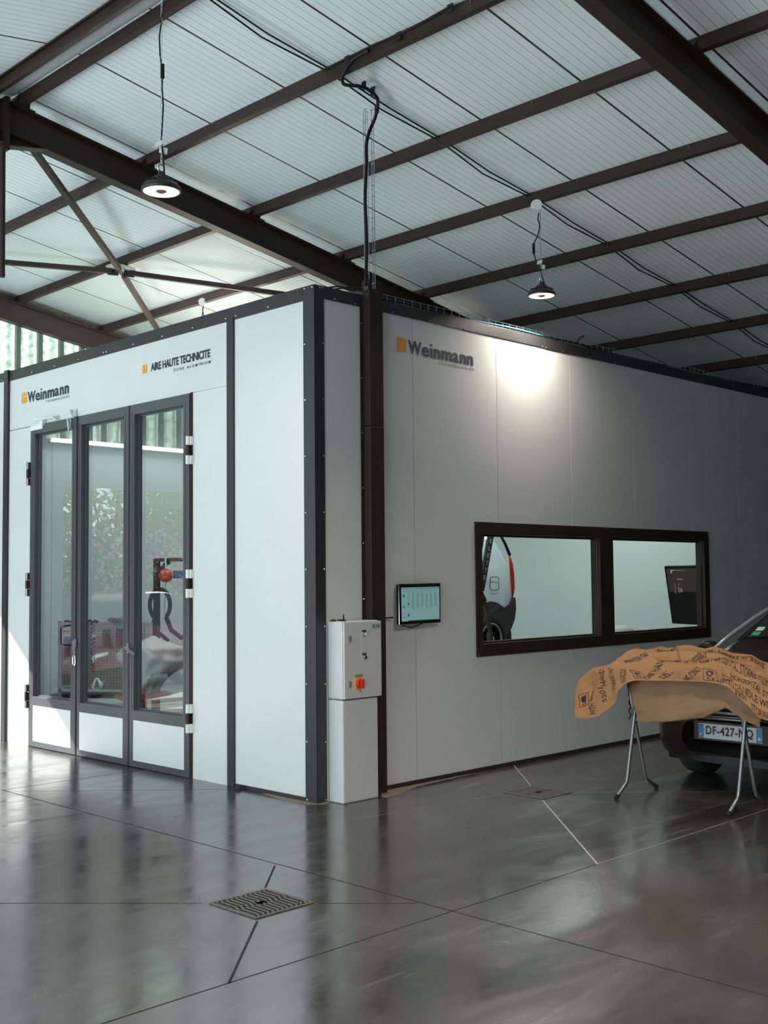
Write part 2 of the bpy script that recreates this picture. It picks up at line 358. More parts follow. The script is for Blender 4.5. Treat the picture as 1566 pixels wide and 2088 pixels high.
yd = MB(); yd.box(-45, YB+0.02, -0.26, 30, 45, -0.01); yd.box(-45, -20, -0.26, -11.2, YB+0.02, -0.01)
tag(yd.build('yard_ground', M_GROUND), None, None); bpy.data.objects['yard_ground']['kind'] = 'structure'

SL = 0.16; XR = -1.38
def zp(x): return 1.65+4.6-SL*(x+5.616)       # purlin underside, right slope
def zroof(x):                                  # underside of the sheet
    return zp(x)+0.112 if x >= XR else zp(2*XR-x)+0.112
r = MB()
for xa, xb in ((XR, 9.45), (-11.3, XR)):
    za, zb = zroof(xa), zroof(xb)
    r.v += [(xa,-12.1,za),(xb,-12.1,zb),(xb,YB+0.4,zb),(xa,YB+0.4,za),(xa,-12.1,za+.08),(xb,-12.1,zb+.08),(xb,YB+0.4,zb+.08),(xa,YB+0.4,za+.08)]
    i = len(r.v)-8
    for q in ((0,3,2,1),(4,5,6,7),(0,1,5,4),(1,2,6,5),(2,3,7,6),(3,0,4,7)): r.f.append(tuple(i+k for k in q)); r.mi.append(0)
struct(r.build('ceiling', M_ROOF))
rf = MB()
rf.grid([[(XR-0.102, y, zroof(XR-0.102)-0.012), (XR-0.05, y, zroof(XR)-0.045), (XR+0.05, y, zroof(XR)-0.045), (XR+0.10, y, zroof(XR+0.10)-0.012)] for y in np.linspace(-12, YB, 30)])
tag(rf.build('ridge_flashing', M_RIDGE, smooth=True), 'pale folded ridge flashing strip between the two topmost purlins', 'flashing')

# walls of the hall
w = MB(); w.box(9.3, -12, 0, 9.45, YB, 4.3); struct(w.build('wall_right', M_HALL))
w = MB(); w.box(-11.2, -12.1, 0, 9.45, -12, 5.7); struct(w.build('wall_front', M_HALL))
w = MB(); w.box(-11.3, -12, 0, -11.2, -9.0, 4.4); w.box(-11.3, 6.0, 0, -11.2, YB, 4.4); w.box(-11.3, -9.0, 3.6, -11.2, 6.0, 4.4)
struct(w.build('wall_left', M_HALL))
w = MB()
def gable_prism(xa, xb, z0):
    pts = [Vector((xa, YB, z0)), Vector((xb, YB, z0)), Vector((xb, YB, zroof(xb)))]
    if xa < XR < xb: pts.append(Vector((XR, YB, zroof(XR))))
    pts.append(Vector((xa, YB, zroof(xa)))); return pts
M_GREYW = mat('grey_wall_cladding', (0.30, 0.33, 0.31), 0.6, noise_amt=0.15, noise_scale=3)
w.box(-1.81, YB, 0, 9.3, YB+0.1, 3.46); w.box(-11.3, YB, 0, -6.2, YB+0.1, 3.46); w.box(-6.2, YB, 2.9, -1.81, YB+0.1, 3.46)
struct(w.build('wall_back', M_GREYW))
# translucent corrugated band of the gable, above the solid wall
c = MB(); N = 900; xs = np.linspace(-11.2, 9.3, N)
c.grid([[(x, YB+0.05+0.018*math.sin(x*2*PI/0.152), z0) for x in xs] for z0 in (3.46,)] + [[(x, YB+0.05+0.018*math.sin(x*2*PI/0.152), zroof(x)) for x in xs]])
struct(c.build('window_1', M_TRANSL, smooth=True))
mu = MB()
k = 0; x = -10.95
while x < 9.2:
    mu.box(x, YB-0.03, 3.46, x+0.055, YB+0.03, zroof(x)-0.02); x += 0.304
mu.box(-11.2, YB-0.05, 3.44, 9.3, YB+0.02, 3.50)
struct(mu.build('trim_1', mat('green_grey_studs', (0.14, 0.19, 0.17), 0.6, noise_amt=0.3, noise_scale=20)))

# speckled angle closing the gap between the gable rafter and the sheet
tb = MB()
for xa_, xb2 in ((XR, 9.3), (-11.2, XR)):
    f_ = lambda x: (zp(x) if x >= XR else zp(2*XR-x))
    tb.prism([Vector((xa_, 7.06, f_(xa_)-0.03)), Vector((xb2, 7.06, f_(xb2)-0.03)), Vector((xb2, 7.06, f_(xb2)+0.108)), Vector((xa_, 7.06, f_(xa_)+0.108))], (0, 0.03, 0))
struct(tb.build('trim_3', mat('speckled_angle', (0.10, 0.095, 0.08), 0.7, noise_amt=0.8, noise_scale=30)))

# ------------------------------------------------------------------ roof steel
def purlin(x, label, y0=-11.9, y1=YB-0.02):
    left = x < XR
    z = zp(x) if not left else zp(2*XR-x)
    sg = -1 if left else 1
    ax = Vector((sg, 0, -SL)).normalized(); az = Vector((sg*SL, 0, 1)).normalized()
    b = MB(); h = 0.105; wd = 0.046
    def o(u, v): return Vector((x, 0, z))+ax*u+az*v
    prof = [(-wd, 0.0), (0.0, 0.0), (0.0, 0.012), (-0.004, 0.012), (-0.004, 0.004), (-wd+0.004, 0.004), (-wd+0.004, h-0.004), (-0.004, h-0.004), (-0.004, h-0.012), (0.0, h-0.012), (0.0, h), (-wd, h)]
    pts = [o(u, v) for u, v in prof]
    b.prism([Vector((p.x, y0, p.z)) for p in (pts if not left else pts[::-1])], (0, y1-y0, 0))
    b.m = 1; y = -10.2+abs(x)*0.37 % 1
    while y < y1-0.3:
        q = o(-wd-0.002, 0.060); b.box(q.x-0.004, y, q.z, q.x+0.003, y+0.006, q.z+0.026); y += 1.07
    ob = b.build('roof_purlin', [M_STEEL, M_GREYT]); return tag(ob, label, 'purlin', 'roof purlins')
names = ['dark roof purlin just right of the pale ridge strip', 'first full dark purlin below the ridge, the looped black cable hangs from it', 'second dark purlin below the ridge on the right slope, passing behind the wire ladder',
         'dark roof purlin carrying the white junction box of the right pendant lamp', 'dark roof purlin just below the one with the junction box', 'second dark roof purlin below the one with the junction box',
         'lowest fully visible dark roof purlin above the right booth wall', 'dark roof purlin at the far right edge above the cable tray', 'lowest dark roof purlin near the eaves wall']
for k, nm in enumerate(names): purlin(-1.23+1.214*k, nm)
purlin(-1.53, 'dark roof purlin left of the pale ridge strip at the top left corner')
for k in range(1, 3): purlin(-1.53-1.214*k, ['', 'dark roof purlin of the left slope, nearest the ridge', 'dark roof purlin of the left slope, farther from the ridge'][k])

def rafter(y, label, haunch=False):
    t = thing('roof_rafter', label, 'rafter', (XR, y, zp(XR)), 'main roof rafters')
    for side, xe in ((1, 9.3), (-1, -11.2)):
        b = MB(); H = 0.265; B = 0.115; T = 0.012
        def zt(x): return (zp(x) if side > 0 else zp(2*XR-x))-0.002
        xs_ = (XR, xe)
        for (ya, yb_, d0, d1) in ((y, y+B, 0, T), (y, y+B, H-T, H), (y+B/2-0.005, y+B/2+0.005, T, H-T)):
            p = [Vector((xs_[0], ya, zt(xs_[0])-d1)), Vector((xs_[1], ya, zt(xs_[1])-d1)), Vector((xs_[1], ya, zt(xs_[1])-d0)), Vector((xs_[0], ya, zt(xs_[0])-d0))]
            b.prism(p, (0, yb_-ya, 0))
        b.build('beam', M_STEEL, t)
    b = MB(); b.box(XR-0.02, y-0.01, zp(XR)-0.42, XR+0.02, y+0.125, zp(XR)+0.02)
    for sg in (1, -1):
        b.prism([Vector((XR+sg*0.02, y+0.052, zp(XR)-0.26)), Vector((XR+sg*0.02, y+0.052, zp(XR)-0.37)), Vector((XR+sg*0.36, y+0.052, zp(XR+0.36)-0.26))], (0, 0.012, 0))
        b.obox((XR+sg*0.19, y+0.058, zp(XR)-0.345), (0.175, 0, sg*0.03), (0, 0.05, 0), (0, 0, 0.005))
    b.build('apex_plate', M_STEEL, t)
    for k in range(8):
        b = MB(); x = -1.23+1.214*k; b.prism([Vector((x-0.09, y+0.02, zp(x-0.09)+0.001)), Vector((x+0.06, y+0.02, zp(x+0.06)+0.001)), Vector((x+0.06, y+0.02, zp(x+0.06)+0.09)), Vector((x-0.03, y+0.02, zp(x)+0.09))], (0, 0.008, 0))
        b.prism([Vector((x-0.09, y, zp(x-0.09)+0.001)), Vector((x+0.10, y, zp(x+0.10)+0.001)), Vector((x+0.10, y, zp(x+0.10)+0.009)), Vector((x-0.09, y, zp(x-0.09)+0.009))], (0, 0.115, 0))
        b.build('purlin_cleat', M_STEEL, t)
    return t
rafter(2.19, 'long dark steel rafter running down behind the booth corner')
rafter(-2.60, 'dark steel rafter crossing the top right corner')
rafter(6.93, 'dark steel rafter along the bright translucent gable wall')
rafter(-7.4, 'dark steel rafter overhead behind the camera')

# wind bracing
t = thing('wind_bracing', 'crossed dark tube bracing under the roof with a pale centre plate', 'bracing', (1.2, 4.62, zp(1.2)-0.03))
cx, cy = 1.2, 4.62
for (px, py) in ((-1.2, 2.33), (-1.2, 6.92), (3.62, 2.33), (3.62, 6.92)):
    b = MB(); p = Vector((cx, cy, zp(cx)-0.05)); q = Vector((px, py, zp(px)-0.14)); d = (q-p).normalized()
    b.bar(p+d*0.10, q, 0.052, 0.052); b.bar(p+d*0.03, p+d*0.15, 0.006, 0.09); b.build('brace_rod', M_STEEL, t)
b = MB(); a = Vector((1, 0, -SL)).normalized()
pl = [Vector((cx, cy, zp(cx)-0.028))+a*u+Vector((0, v, 0)) for u, v in ((-.07,-.16),(.07,-.16),(.16,-.07),(.16,.07),(.07,.16),(-.07,.16),(-.16,.07),(-.16,-.07))]
b.prism(pl, (0, 0, 0.01)); tag(b.build('gusset_plate', mat('pale_grey_plate', (0.42, 0.47, 0.42), 0.5), t), 'pale grey octagonal plate', None)
b = MB(); b.tube([(-1.412, 2.20, zp(XR)-0.36), (-1.406, 2.20, 4.1)], 0.024, 10); b.box(-1.45, 2.17, 5.165, -1.37, 2.23, 5.185)
tag(b.build('drop_pipe', M_STEEL), 'slim dark pipe hanging from the rafter apex at the left edge', 'pipe')

# black supply cables along the roof line of the lamps
b = MB()
for off in (0.0, 0.035):
    pts = []
    for k in range(9):
        x = -1.23+1.214*k; pts += [(x, -0.235+off, zp(x)+0.085), (x+0.6, -0.235+off*2.0, zp(x+0.6)+0.06+0.012*(k % 2))]
    b.tube(pts, 0.007, 6)
tag(b.build('lamp_supply_cable', M_BLACK), 'pair of thin black cables running along the roof from lamp to lamp', 'cable')
b = MB(); P = [Vector((-0.085+0.012*math.sin(k*1.7), -0.235+0.25*k, zp(0)+0.075+0.008*math.sin(k*2.1))) for k in range(-5, 1)]
b.tube(P, 0.012, 6)
for q in P[::2]: b.bar(q+Vector((0, 0, 0.02)), q-Vector((0, 0, 0.035)), 0.05, 0.01)
tag(b.build('cable_bundle', M_BLACK), 'bundled black cables strapped along the purlin near the looped cable', 'cable')

# ------------------------------------------------------------------ pendant lamps
def pendant(x, y, z, ztop, label, cablepts, power):
    t = thing('pendant_lamp', label, 'lamp', (x, y, z), 'round high bay pendant lamps')
    b = MB(); b.lathe((x, y, z), [(0.0, 0.118), (0.020, 0.118), (0.024, 0.095), (0.048, 0.088), (0.055, 0.062), (0.062, 0.052), (0.105, 0.040), (0.122, 0.022), (0.126, 0.006), (0.124, -0.004), (0.117, -0.008), (0.112, 0.0)], n=40)
    for k in range(14):
        a = 2*PI*k/14; b.obox((x+0.083*math.cos(a), y+0.083*math.sin(a), z+0.050), (0.022*math.cos(a), 0.022*math.sin(a), -0.006), (-0.002*math.sin(a), 0.002*math.cos(a), 0), (0, 0, 0.010))
    b.build('housing', mat('lamp_housing', (0.05, 0.045, 0.042), 0.35, metal=0.4), t, smooth=False)
    b = MB(); b.lathe((x, y, z), [(0.034, -0.002), (0.100, -0.002), (0.100, 0.002), (0.034, 0.002), (0.034, -0.002)], n=40); b.build('led_disc', M_LED, t)
    b = MB(); b.lathe((x, y, z), [(0.101, -0.003), (0.113, -0.006), (0.113, 0.001), (0.101, 0.001), (0.101, -0.003)], n=40); b.build('lens_ring', M_LEDR, t)
    b = MB(); b.lathe((x, y, z), [(0, -0.014), (0.022, -0.013), (0.034, -0.006), (0.037, 0.002), (0, 0.002)], n=24); b.build('sensor_cap', mat('sensor_brown', (0.15, 0.08, 0.06), 0.4), t)
    b = MB(); b.tube([(x+0.024*math.cos(a), y-0.024*math.sin(a)*0, z+0.145+0.024*math.sin(a)) for a in np.linspace(0, 2*PI, 20, endpoint=False)], 0.006, 8, closed=True); b.build('eye_ring', M_CHROME, t)
    b = MB(); zc = z+0.165; k = 0
    while zc < ztop-0.01:
        s_ = 0.016; w_ = 0.0055; pts = []
        for a in np.linspace(0, 2*PI, 10, endpoint=False):
            u = w_*math.cos(a); v = s_*math.sin(a); pts.append((x+(u if k % 2 else 0), y+(0 if k % 2 else u), zc+s_+v))
        b.tube(pts, 0.0019, 4, closed=True); zc += 0.0275; k += 1
    b.build('chain', M_ZINC, t)
    b = MB(); b.tube(cablepts, 0.0055, 6); b.build('power_cable', M_BLACK, t)
    b = MB(); q = Vector(cablepts[len(cablepts)//2]); b.tube([q+Vector((0,0,-0.05)), q+Vector((0,0,-0.045)), q+Vector((0,0,0.045)), q+Vector((0,0,0.05))], [0.006, 0.013, 0.013, 0.006], 10); b.build('cable_connector', M_BLACK, t)
    b = MB(); b.obox((x-0.02, y, z+0.30), (0.016, -0.016, 0.006), (0.001, 0.001, 0), (0.004, 0, 0.018)); b.obox((x+0.015, y, z+0.265), (0.018, -0.018, -0.006), (0.001, 0.001, 0), (0.003, 0, 0.020)); b.build('paper_tag', M_WHITE, t)
    lamp('AREA', 'lamp_glow', (x, y, z-0.012), power, (1.0, 0.90, 0.76), (0, 0, -1), shape='DISK', size=0.20, spread=math.radians(150))
    return t
xa, ya, za = -1.605, -0.36, 4.115
def wob(x, y, z, ztop, amp, n=13, ph=0.0):
    R2 = (0.707, -0.707)
    return [(x+R2[0]*a, y+R2[1]*a, zz) for zz, a in ((z+(ztop-z)*k/(n-1), amp[k % len(amp)]) for k in range(n))]
pendant(xa, ya, za, zp(-1.53)+0.0, 'round pendant lamp hanging on a long chain in front of the long rafter',
        wob(xa, ya, za+0.10, zp(-1.23)+0.02, [0.02, 0.012, 0.0, 0.006, 0.012, 0.004, 0.006, -0.010, -0.014, 0.0, 0.014, 0.022, 0.020]), 20)
pendant(xa, -4.95, za, zp(-1.23)+0.02, 'round pendant lamp added out of view in a nearer row to brighten the right booth wall',
        wob(xa, -4.95, za+0.10, zp(-1.23)+0.02, [0.02, 0.012, 0.0, 0.006, 0.012, 0.004, 0.006, -0.010, -0.014, 0.0, 0.014, 0.022, 0.020]), 170)  # added lamp outside the view, extra strong to light the side wall
xb_, yb2, zb_ = 2.53, -0.22, 4.175
pendant(xb_, yb2, zb_, 4.95, 'round pendant lamp glowing beside the right booth wall, under a white junction box',
        wob(xb_, yb2, zb_+0.10, 4.93, [0.03, 0.012, 0.0, -0.012, -0.045, -0.06, -0.064, -0.058, -0.03, -0.012, -0.006, -0.022, -0.012]), 38)
for hx, nm in ((2.38, 'pendant lamp above the booth roof, under the junction box behind the booth front'), (6.45, 'unseen pendant lamp added above the far end of the booth roof to brighten the ceiling')):  # the far one is an added hidden lamp, its light bouncing up to the ceiling
    pendant(hx, 4.72, za, 4.9 if hx < 3 else 4.3, nm, wob(hx, 4.72, za+0.10, 4.9 if hx < 3 else 4.3, [0.0, 0.01, 0.02, 0.01]), 260)
def jbox(x, y, z, label):
    b = MB(); d = Vector((-0.6, -0.75, -0.25)).normalized(); b.lathe((x, y, z), [(0.0, 0.0), (0.042, 0.0), (0.045, 0.006), (0.045, 0.05), (0, 0.05)], axis=d, n=24)
    return tag(b.build('junction_box', M_WHITE), label, 'junction box', 'round white junction boxes')
jbox(2.36, -0.30, 4.945, 'round white junction box on the purlin above the right pendant lamp')
jbox(2.38, 4.72, 4.985, 'round white junction box on the purlin behind the booth front')
b = MB(); b.tube([(2.38, 4.70, 4.95), (2.37, 4.71, 4.80), (2.385, 4.70, 4.6), (2.38, 4.7, 4.3)], 0.006, 6)
tag(b.build('dangling_wire', M_BLACK), 'thin black wire dropping from the junction box behind the booth front', 'wire')
b = MB(); b.tube([(3.5, 6.3, 4.86), (3.5, 6.31, 4.75), (3.505, 6.3, 4.5)], 0.004, 6)
tag(b.build('dangling_wire', M_BLACK), 'thin short wire hanging from the purlin left of the junction box, behind the booth front', 'wire')

# ------------------------------------------------------------------ the booth
HB = 3.870
BW = 5.92; BL = 8.6; TH = 0.06
booth = thing('preparation_booth', 'large white panelled workshop booth with dark frame, glazed doors and side window', 'booth', (0, 0, 0))
for q in ((0, 0.02, 0, TH, 1.02, 3.80), (0, 1.022, 3.238, TH, 4.886, 3.80), (0, 1.022, 0, TH, 1.566, 3.235), (0, 4.367, 0, TH, 4.886, 3.230), (0, 4.89, 0, TH, BW, 3.80), (0, 1.566, 3.235, TH, 4.367, 3.238)):
    b = MB(); b.box(*q); b.build('front_panel', M_PANEL, booth)

edges = [0.02, 1.068, 2.141, 3.232, 4.312, 5.402, 6.48, 7.56, BL]; g = 0.0034
for xa_, xb2 in zip(edges[:-1], edges[1:]):          # one sandwich panel after the other, notched round the window
    b = MB(); xa2 = xa_+g; xb3 = xb2-g; wa, wb_ = 1.815, 5.75
    if xb3 <= wa or xa2 >= wb_: b.box(xa2, 0, 0, xb3, TH, 3.80)
    else:
        p_ = [(xa2, 0), (xb3, 0), (xb3, 0.975 if xb3 < wb_ else 3.80)]
        if xa2 < wa: p_ = [(xa2, 0), (xb3, 0), (xb3, 0.975), (wa, 0.975), (wa, 2.118), (xb3, 2.118), (xb3, 3.80), (xa2, 3.80)]
        elif xb3 > wb_: p_ = [(xa2, 0), (xb3, 0), (xb3, 3.80), (xa2, 3.80), (xa2, 2.118), (wb_, 2.118), (wb_, 0.975), (xa2, 0.975)]
        else: p_ = None
        if p_: b.prism([Vector((q[0], 0, q[1])) for q in p_], (0, TH, 0))
        else: b.box(xa2, 0, 0, xb3, TH, 0.975); b.build('side_panel', M_PANEL, booth); b = MB(); b.box(xa2, 0, 2.118, xb3, TH, 3.80)
    b.build('side_panel', M_PANEL, booth)
b = MB(); b.box(0, BW, 0, BL, BW+TH, 3.8); b.build('rear_panel', M_PANEL, booth)
b = MB(); b.box(BL, 0, 0, BL+TH, BW+TH, 3.8); b.build('end_panel', M_PANEL, booth)
b = MB(); b.box(TH+0.001, TH+0.001, 3.70, BL-0.001, BW-0.001, 3.76); b.build('booth_ceiling', M_INNER, booth)
for q in ((TH, TH, 0, TH+0.01, 1.0, 3.7), (BL-0.01, TH, 0, BL, BW-0.011, 3.7)):
    b = MB(); b.box(*q); b.build('inner_lining', M_INNER, booth)
b = MB(); b.box(TH, BW-0.01, 0, BL, BW, 3.7)
for x in np.arange(1.07, 8.5, 1.08): b.m = 1; b.box(x-0.002, BW-0.012, 0, x+0.002, BW-0.0101, 3.7)
b.build('inner_lining', [M_INNER, M_SEAM], booth)
for x_ in edges[1:-1]:
    for z0, z1 in (((0, 3.79),) if not 1.8 < x_ < 5.8 else ((0, 0.96), (2.14, 3.79))):
        b = MB(); b.box(x_-0.02, 0.012, z0, x_+0.02, 0.05, z1); b.build('joint_strip', M_STEEL, booth)
# dark frame members
def part(name, boxes, m=M_POST, bevel=0.002, parent=None, label=None):
    b = MB()
    for q in boxes: b.box(*q)
    o = b.build(name, m, parent or booth, bevel=bevel)
    if label: o['label'] = label
    return o
part('corner_post', [(-0.006, -0.006, 0, 0.0, 0.125, HB), (-0.006, -0.006, 0, 0.094, 0.0, HB)])
part('post', [(-0.018, 0.98, 0, 0.0, 1.068, HB-0.09)]); part('post', [(-0.030, 4.845, 0, 0, 4.93, HB+0.01)])
part('top_rail', [(-0.008, 0.125, 3.762, 0.0, 2.955, HB)]); part('top_rail', [(-0.008, 2.958, 3.762, 0.0, 4.845, HB), (0, 0.0, 3.8, TH, BW, HB)])
part('top_rail', [(-0.008, 4.93, 3.775, 0.0, BW, HB)])
part('top_rail', [(0.094, -0.008, 3.772, 2.845, 0.0, HB), (0.02, 0, 3.8, BL, TH, HB)]); part('top_rail', [(2.848, -0.008, 3.768, BL, 0.0, HB)])
part('base_rail', [(-0.008, 0.125, 0, 0, 0.98, 0.030)]); part('base_rail', [(0.65, -0.008, 0, BL, 0, 0.035)])
# screws, each a part
SCREW = {}
def screw(p, ax, parent=None):
    parent = parent or booth
    if ax not in SCREW:
        b = MB(); b.lathe((0, 0, 0), [(0.0075, 0), (0.007, 0.003), (0.003, 0.0055), (0.0, 0.006)], axis=ax, n=8)
        me = bpy.data.meshes.new('screw'); me.from_pydata(b.v, [], b.f); me.materials.append(M_CHROME); SCREW[ax] = me
    o = bpy.data.objects.new('screw', SCREW[ax]); COL.objects.link(o); o.parent = parent; o.location = Vector(p)-Vector(parent['_o'])
for y in (1.09, 1.552, 2.008, 2.471, 2.931, 2.98, 3.437, 3.896, 4.362, 4.82, 0.956, 0.54, 5.02): screw((-0.008, y, 3.790), (-1, 0, 0))
for x in (0.20, 0.42, 0.838, 1.267, 1.705, 2.133, 2.568, 2.815, 2.875, 3.129, 3.571, 4.0, 4.43, 4.86, 5.3, 5.7, 6.15, 6.6, 7.0): screw((x, -0.008, 3.787-0.003*x), (0, -1, 0))
for k in range(10):
    z = 0.014+0.4265*k; screw((-0.006, 0.106, z), (-1, 0, 0)); screw((0.078, -0.006, z), (0, -1, 0))
screw((-0.006, 0.02, 3.85), (-1, 0, 0)); screw((0.05, -0.006, 3.85), (0, -1, 0))
# side window
b = MB()
for q in ((1.815,-0.012,0.97,5.755,0.03,1.075),(1.815,-0.012,2.022,5.755,0.03,2.125),(1.815,-0.012,1.075,1.900,0.03,2.022),(3.668,-0.012,1.075,3.893,0.03,2.022),(5.655,-0.012,1.075,5.755,0.03,2.022)): b.box(*q)
for x0, x1 in ((1.900, 3.668), (3.893, 5.655)):
    for q in ((x0,0.03,1.075,x0+0.02,0.085,2.022),(x1-0.02,0.03,1.075,x1,0.085,2.022),(x0,0.03,1.075,x1,0.085,1.093),(x0,0.03,2.004,x1,0.085,2.022)): b.box(*q)
b.m = 1
for x0, x1 in ((1.900, 3.668), (3.893, 5.655)): b.box(x0, -0.004, 1.075, x1, 0.0, 1.079); b.box(x1-0.028, 0.028, 1.09, x1-0.02, 0.03, 2.01)
wf = b.build('window_frame', [M_STEEL, M_GREYT], booth, bevel=0.002)
for x0, x1 in ((1.92, 3.648), (3.913, 5.635)):
    b = MB(); b.quad((x0, 0.055, 1.093), (x1, 0.055, 1.093), (x1, 0.055, 2.004), (x0, 0.055, 2.004)); b.build('window_pane', M_GLASS2, wf)
for x, z in ((1.835, 2.108), (1.835, 0.985), (3.76, 2.112), (3.80, 2.112), (3.76, 0.985), (3.80, 0.985), (5.735, 2.108), (5.735, 0.985)): screw((x, -0.012, z), (0, -1, 0), wf)
# doors
b = MB(); b.box(-0.012, 1.560, 0, 0.0, 1.580, 3.24); b.box(-0.012, 4.352, 0, 0, 4.366, 3.24); b.box(0.0, 1.576, 3.225, 0.05, 4.357, 3.236)
b.box(0.0, 1.566, 0, 0.05, 1.576, 3.236); b.box(0, 4.357, 0, 0.05, 4.367, 3.236); b.build('door_jamb', M_STEEL, booth)
def leaf(y0, y1, g0, g1, k0, k1, label):
    """y0 < y1 edges, glass g0..g1, kick panel k0..k1"""
    b = MB(); xf = -0.022; xb = 0.03
    b.box(xf, y0, 0.006, xb, y1, 0.060); b.box(xf, y0, 0.414, xb, y1, 0.500); b.box(xf, y0, 3.142, xb, y1, 3.232)
    b.box(xf, y0, 0.060, xb, k0, 0.414); b.box(xf, k1, 0.060, xb, y1, 0.414); b.box(xf, y0, 0.500, xb, g0, 3.142); b.box(xf, g1, 0.500, xb, y1, 3.142)
    # inner glazing bead, stepped back
    for q in ((0.02,g0-0.001,0.5,0.055,g0+0.014,3.142),(0.02,g1-0.014,0.5,0.055,g1,3.142),(0.02,g0,0.5,0.055,g1,0.514),(0.02,g0,3.128,0.055,g1,3.142)): b.box(*q)
    for q in ((xf-0.003,g0-0.035,0.478,xf,g0-0.031,3.165),(xf-0.003,g1+0.028,0.478,xf,g1+0.032,3.165)): b.box(*q)
    b.m = 1; b.box(xf-0.001, g0, 0.497, 0.02, g1, 0.5005)
    o = b.build('door_leaf', [M_DOOR, M_GREYT], booth, bevel=0.0025); o['label'] = label
    b = MB(); b.box(xf+0.004, k0, 0.060, xf+0.02, k1, 0.414); b.build('kick_panel', M_PANEL, o)
    b = MB(); b.quad((0.040, g0, 0.514), (0.040, g1, 0.514), (0.040, g1, 3.128), (0.040, g0, 3.128)); b.build('glass_pane', M_GLASS, o)
    return o
L1 = leaf(3.432, 4.350, 3.523, 4.262, 3.523, 4.268, 'left glazed leaf with black pull handle')
L2 = leaf(2.517, 3.414, 2.606, 3.350, 2.604, 3.368, 'middle glazed leaf')
L3 = leaf(1.582, 2.500, 1.672, 2.428, 1.657, 2.440, 'right glazed leaf')
part('meeting_strip', [(-0.030, 3.412, 0.006, -0.020, 3.434, 3.232)], M_STEEL, 0.001, L1)
part('meeting_strip', [(-0.026, 2.499, 0.006, -0.018, 2.519, 3.232)], M_STEEL, 0.001, L2)
for z in (2.744, 1.619, 0.496):
    for yc, par in ((1.578, L3), (4.366, L1)):
        b = MB(); b.tube([(-0.040, yc, z-0.118), (-0.040, yc, z-0.045)], 0.017, 12); b.tube([(-0.040, yc, z+0.045), (-0.040, yc, z+0.118)], 0.017, 12)
        b.box(-0.03, yc-0.030 if yc < 3 else yc, z-0.118, 0.0, yc if yc < 3 else yc+0.02, z-0.045); b.box(-0.03, yc-0.030 if yc < 3 else yc, z+0.045, 0.0, yc if yc < 3 else yc+0.02, z+0.118)
        b.m = 1; b.tube([(-0.040, yc, z-0.043), (-0.040, yc, z+0.043)], 0.016, 12); b.box(-0.03, yc, z-0.04, -0.02, yc+0.03, z+0.04) if yc < 3 else b.box(-0.03, yc-0.03, z-0.04, -0.02, yc, z+0.04)
        b.build('hinge', [M_WHITE if yc < 3 else M_GALV, M_STEEL], par)
b = MB(); hy = 3.530
b.tube([(-0.022, hy, 1.225), (-0.085, hy+0.004, 1.222), (-0.092, hy+0.05, 1.205), (-0.092, hy+0.058, 1.19), (-0.092, hy+0.058, 1.07), (-0.092, hy+0.05, 1.052), (-0.085, hy+0.004, 1.040), (-0.022, hy, 1.037)], 0.008, 10)
b.build('pull_handle', M_BLACK, L1)
b = MB(); b.box(-0.045, 3.395, 1.02, -0.03, 3.42, 1.10); b.bar((-0.055, 3.418, 1.085), (-0.060, 3.392, 0.955), 0.012, 0.016, (1,0,0))
b.tube([(-0.060, 3.395, 0.955), (-0.064, 3.408, 0.93), (-0.066, 3.400, 0.862), (-0.064, 3.372, 0.855), (-0.062, 3.366, 0.89), (-0.060, 3.378, 0.945)], 0.0065, 8, closed=True); b.build('lever_latch', M_CHROME, L1)
b = MB(); b.box(-0.04, 2.485, 1.00, -0.022, 2.515, 1.09); b.box(-0.05, 2.46, 1.035, -0.03, 2.535, 1.055); b.bar((-0.055, 2.52, 1.055), (-0.075, 2.335, 1.002), 0.014, 0.026, (0,0,1)); b.build('lever_handle', M_CHROME, L3)
b = MB(); b.box(-0.045, 3.47, 3.235, -0.005, 3.51, 3.30); b.tube([(-0.05, 3.50, 3.30), (-0.055, 3.475, 3.27), (-0.05, 3.455, 3.215)], 0.009, 8); b.bar((-0.06, 3.545, 3.22), (-0.058, 3.52, 3.10), 0.012, 0.014); b.box(-0.05, 3.50, 3.12, -0.022, 3.535, 3.22); b.build('top_latch', M_CHROME, L1)
b = MB(); b.bar((-0.055, 4.215, 3.275), (-0.060, 3.80, 3.262), 0.030, 0.014); b.box(-0.05, 3.80, 3.245, 0.0, 3.835, 3.275); b.box(-0.05, 4.06, 3.215, 0, 4.11, 3.262); b.box(-0.034, 4.09, 3.18, -0.022, 4.33, 3.232)
b.build('door_closer', M_WHITE, L1)
b = MB()
for z0 in (1.31, 1.34, 0.80, 0.83): b.box(-0.024, 2.535, z0, -0.0215, 2.541, z0+0.006)
b.build('rivets', M_BLACK, L2)

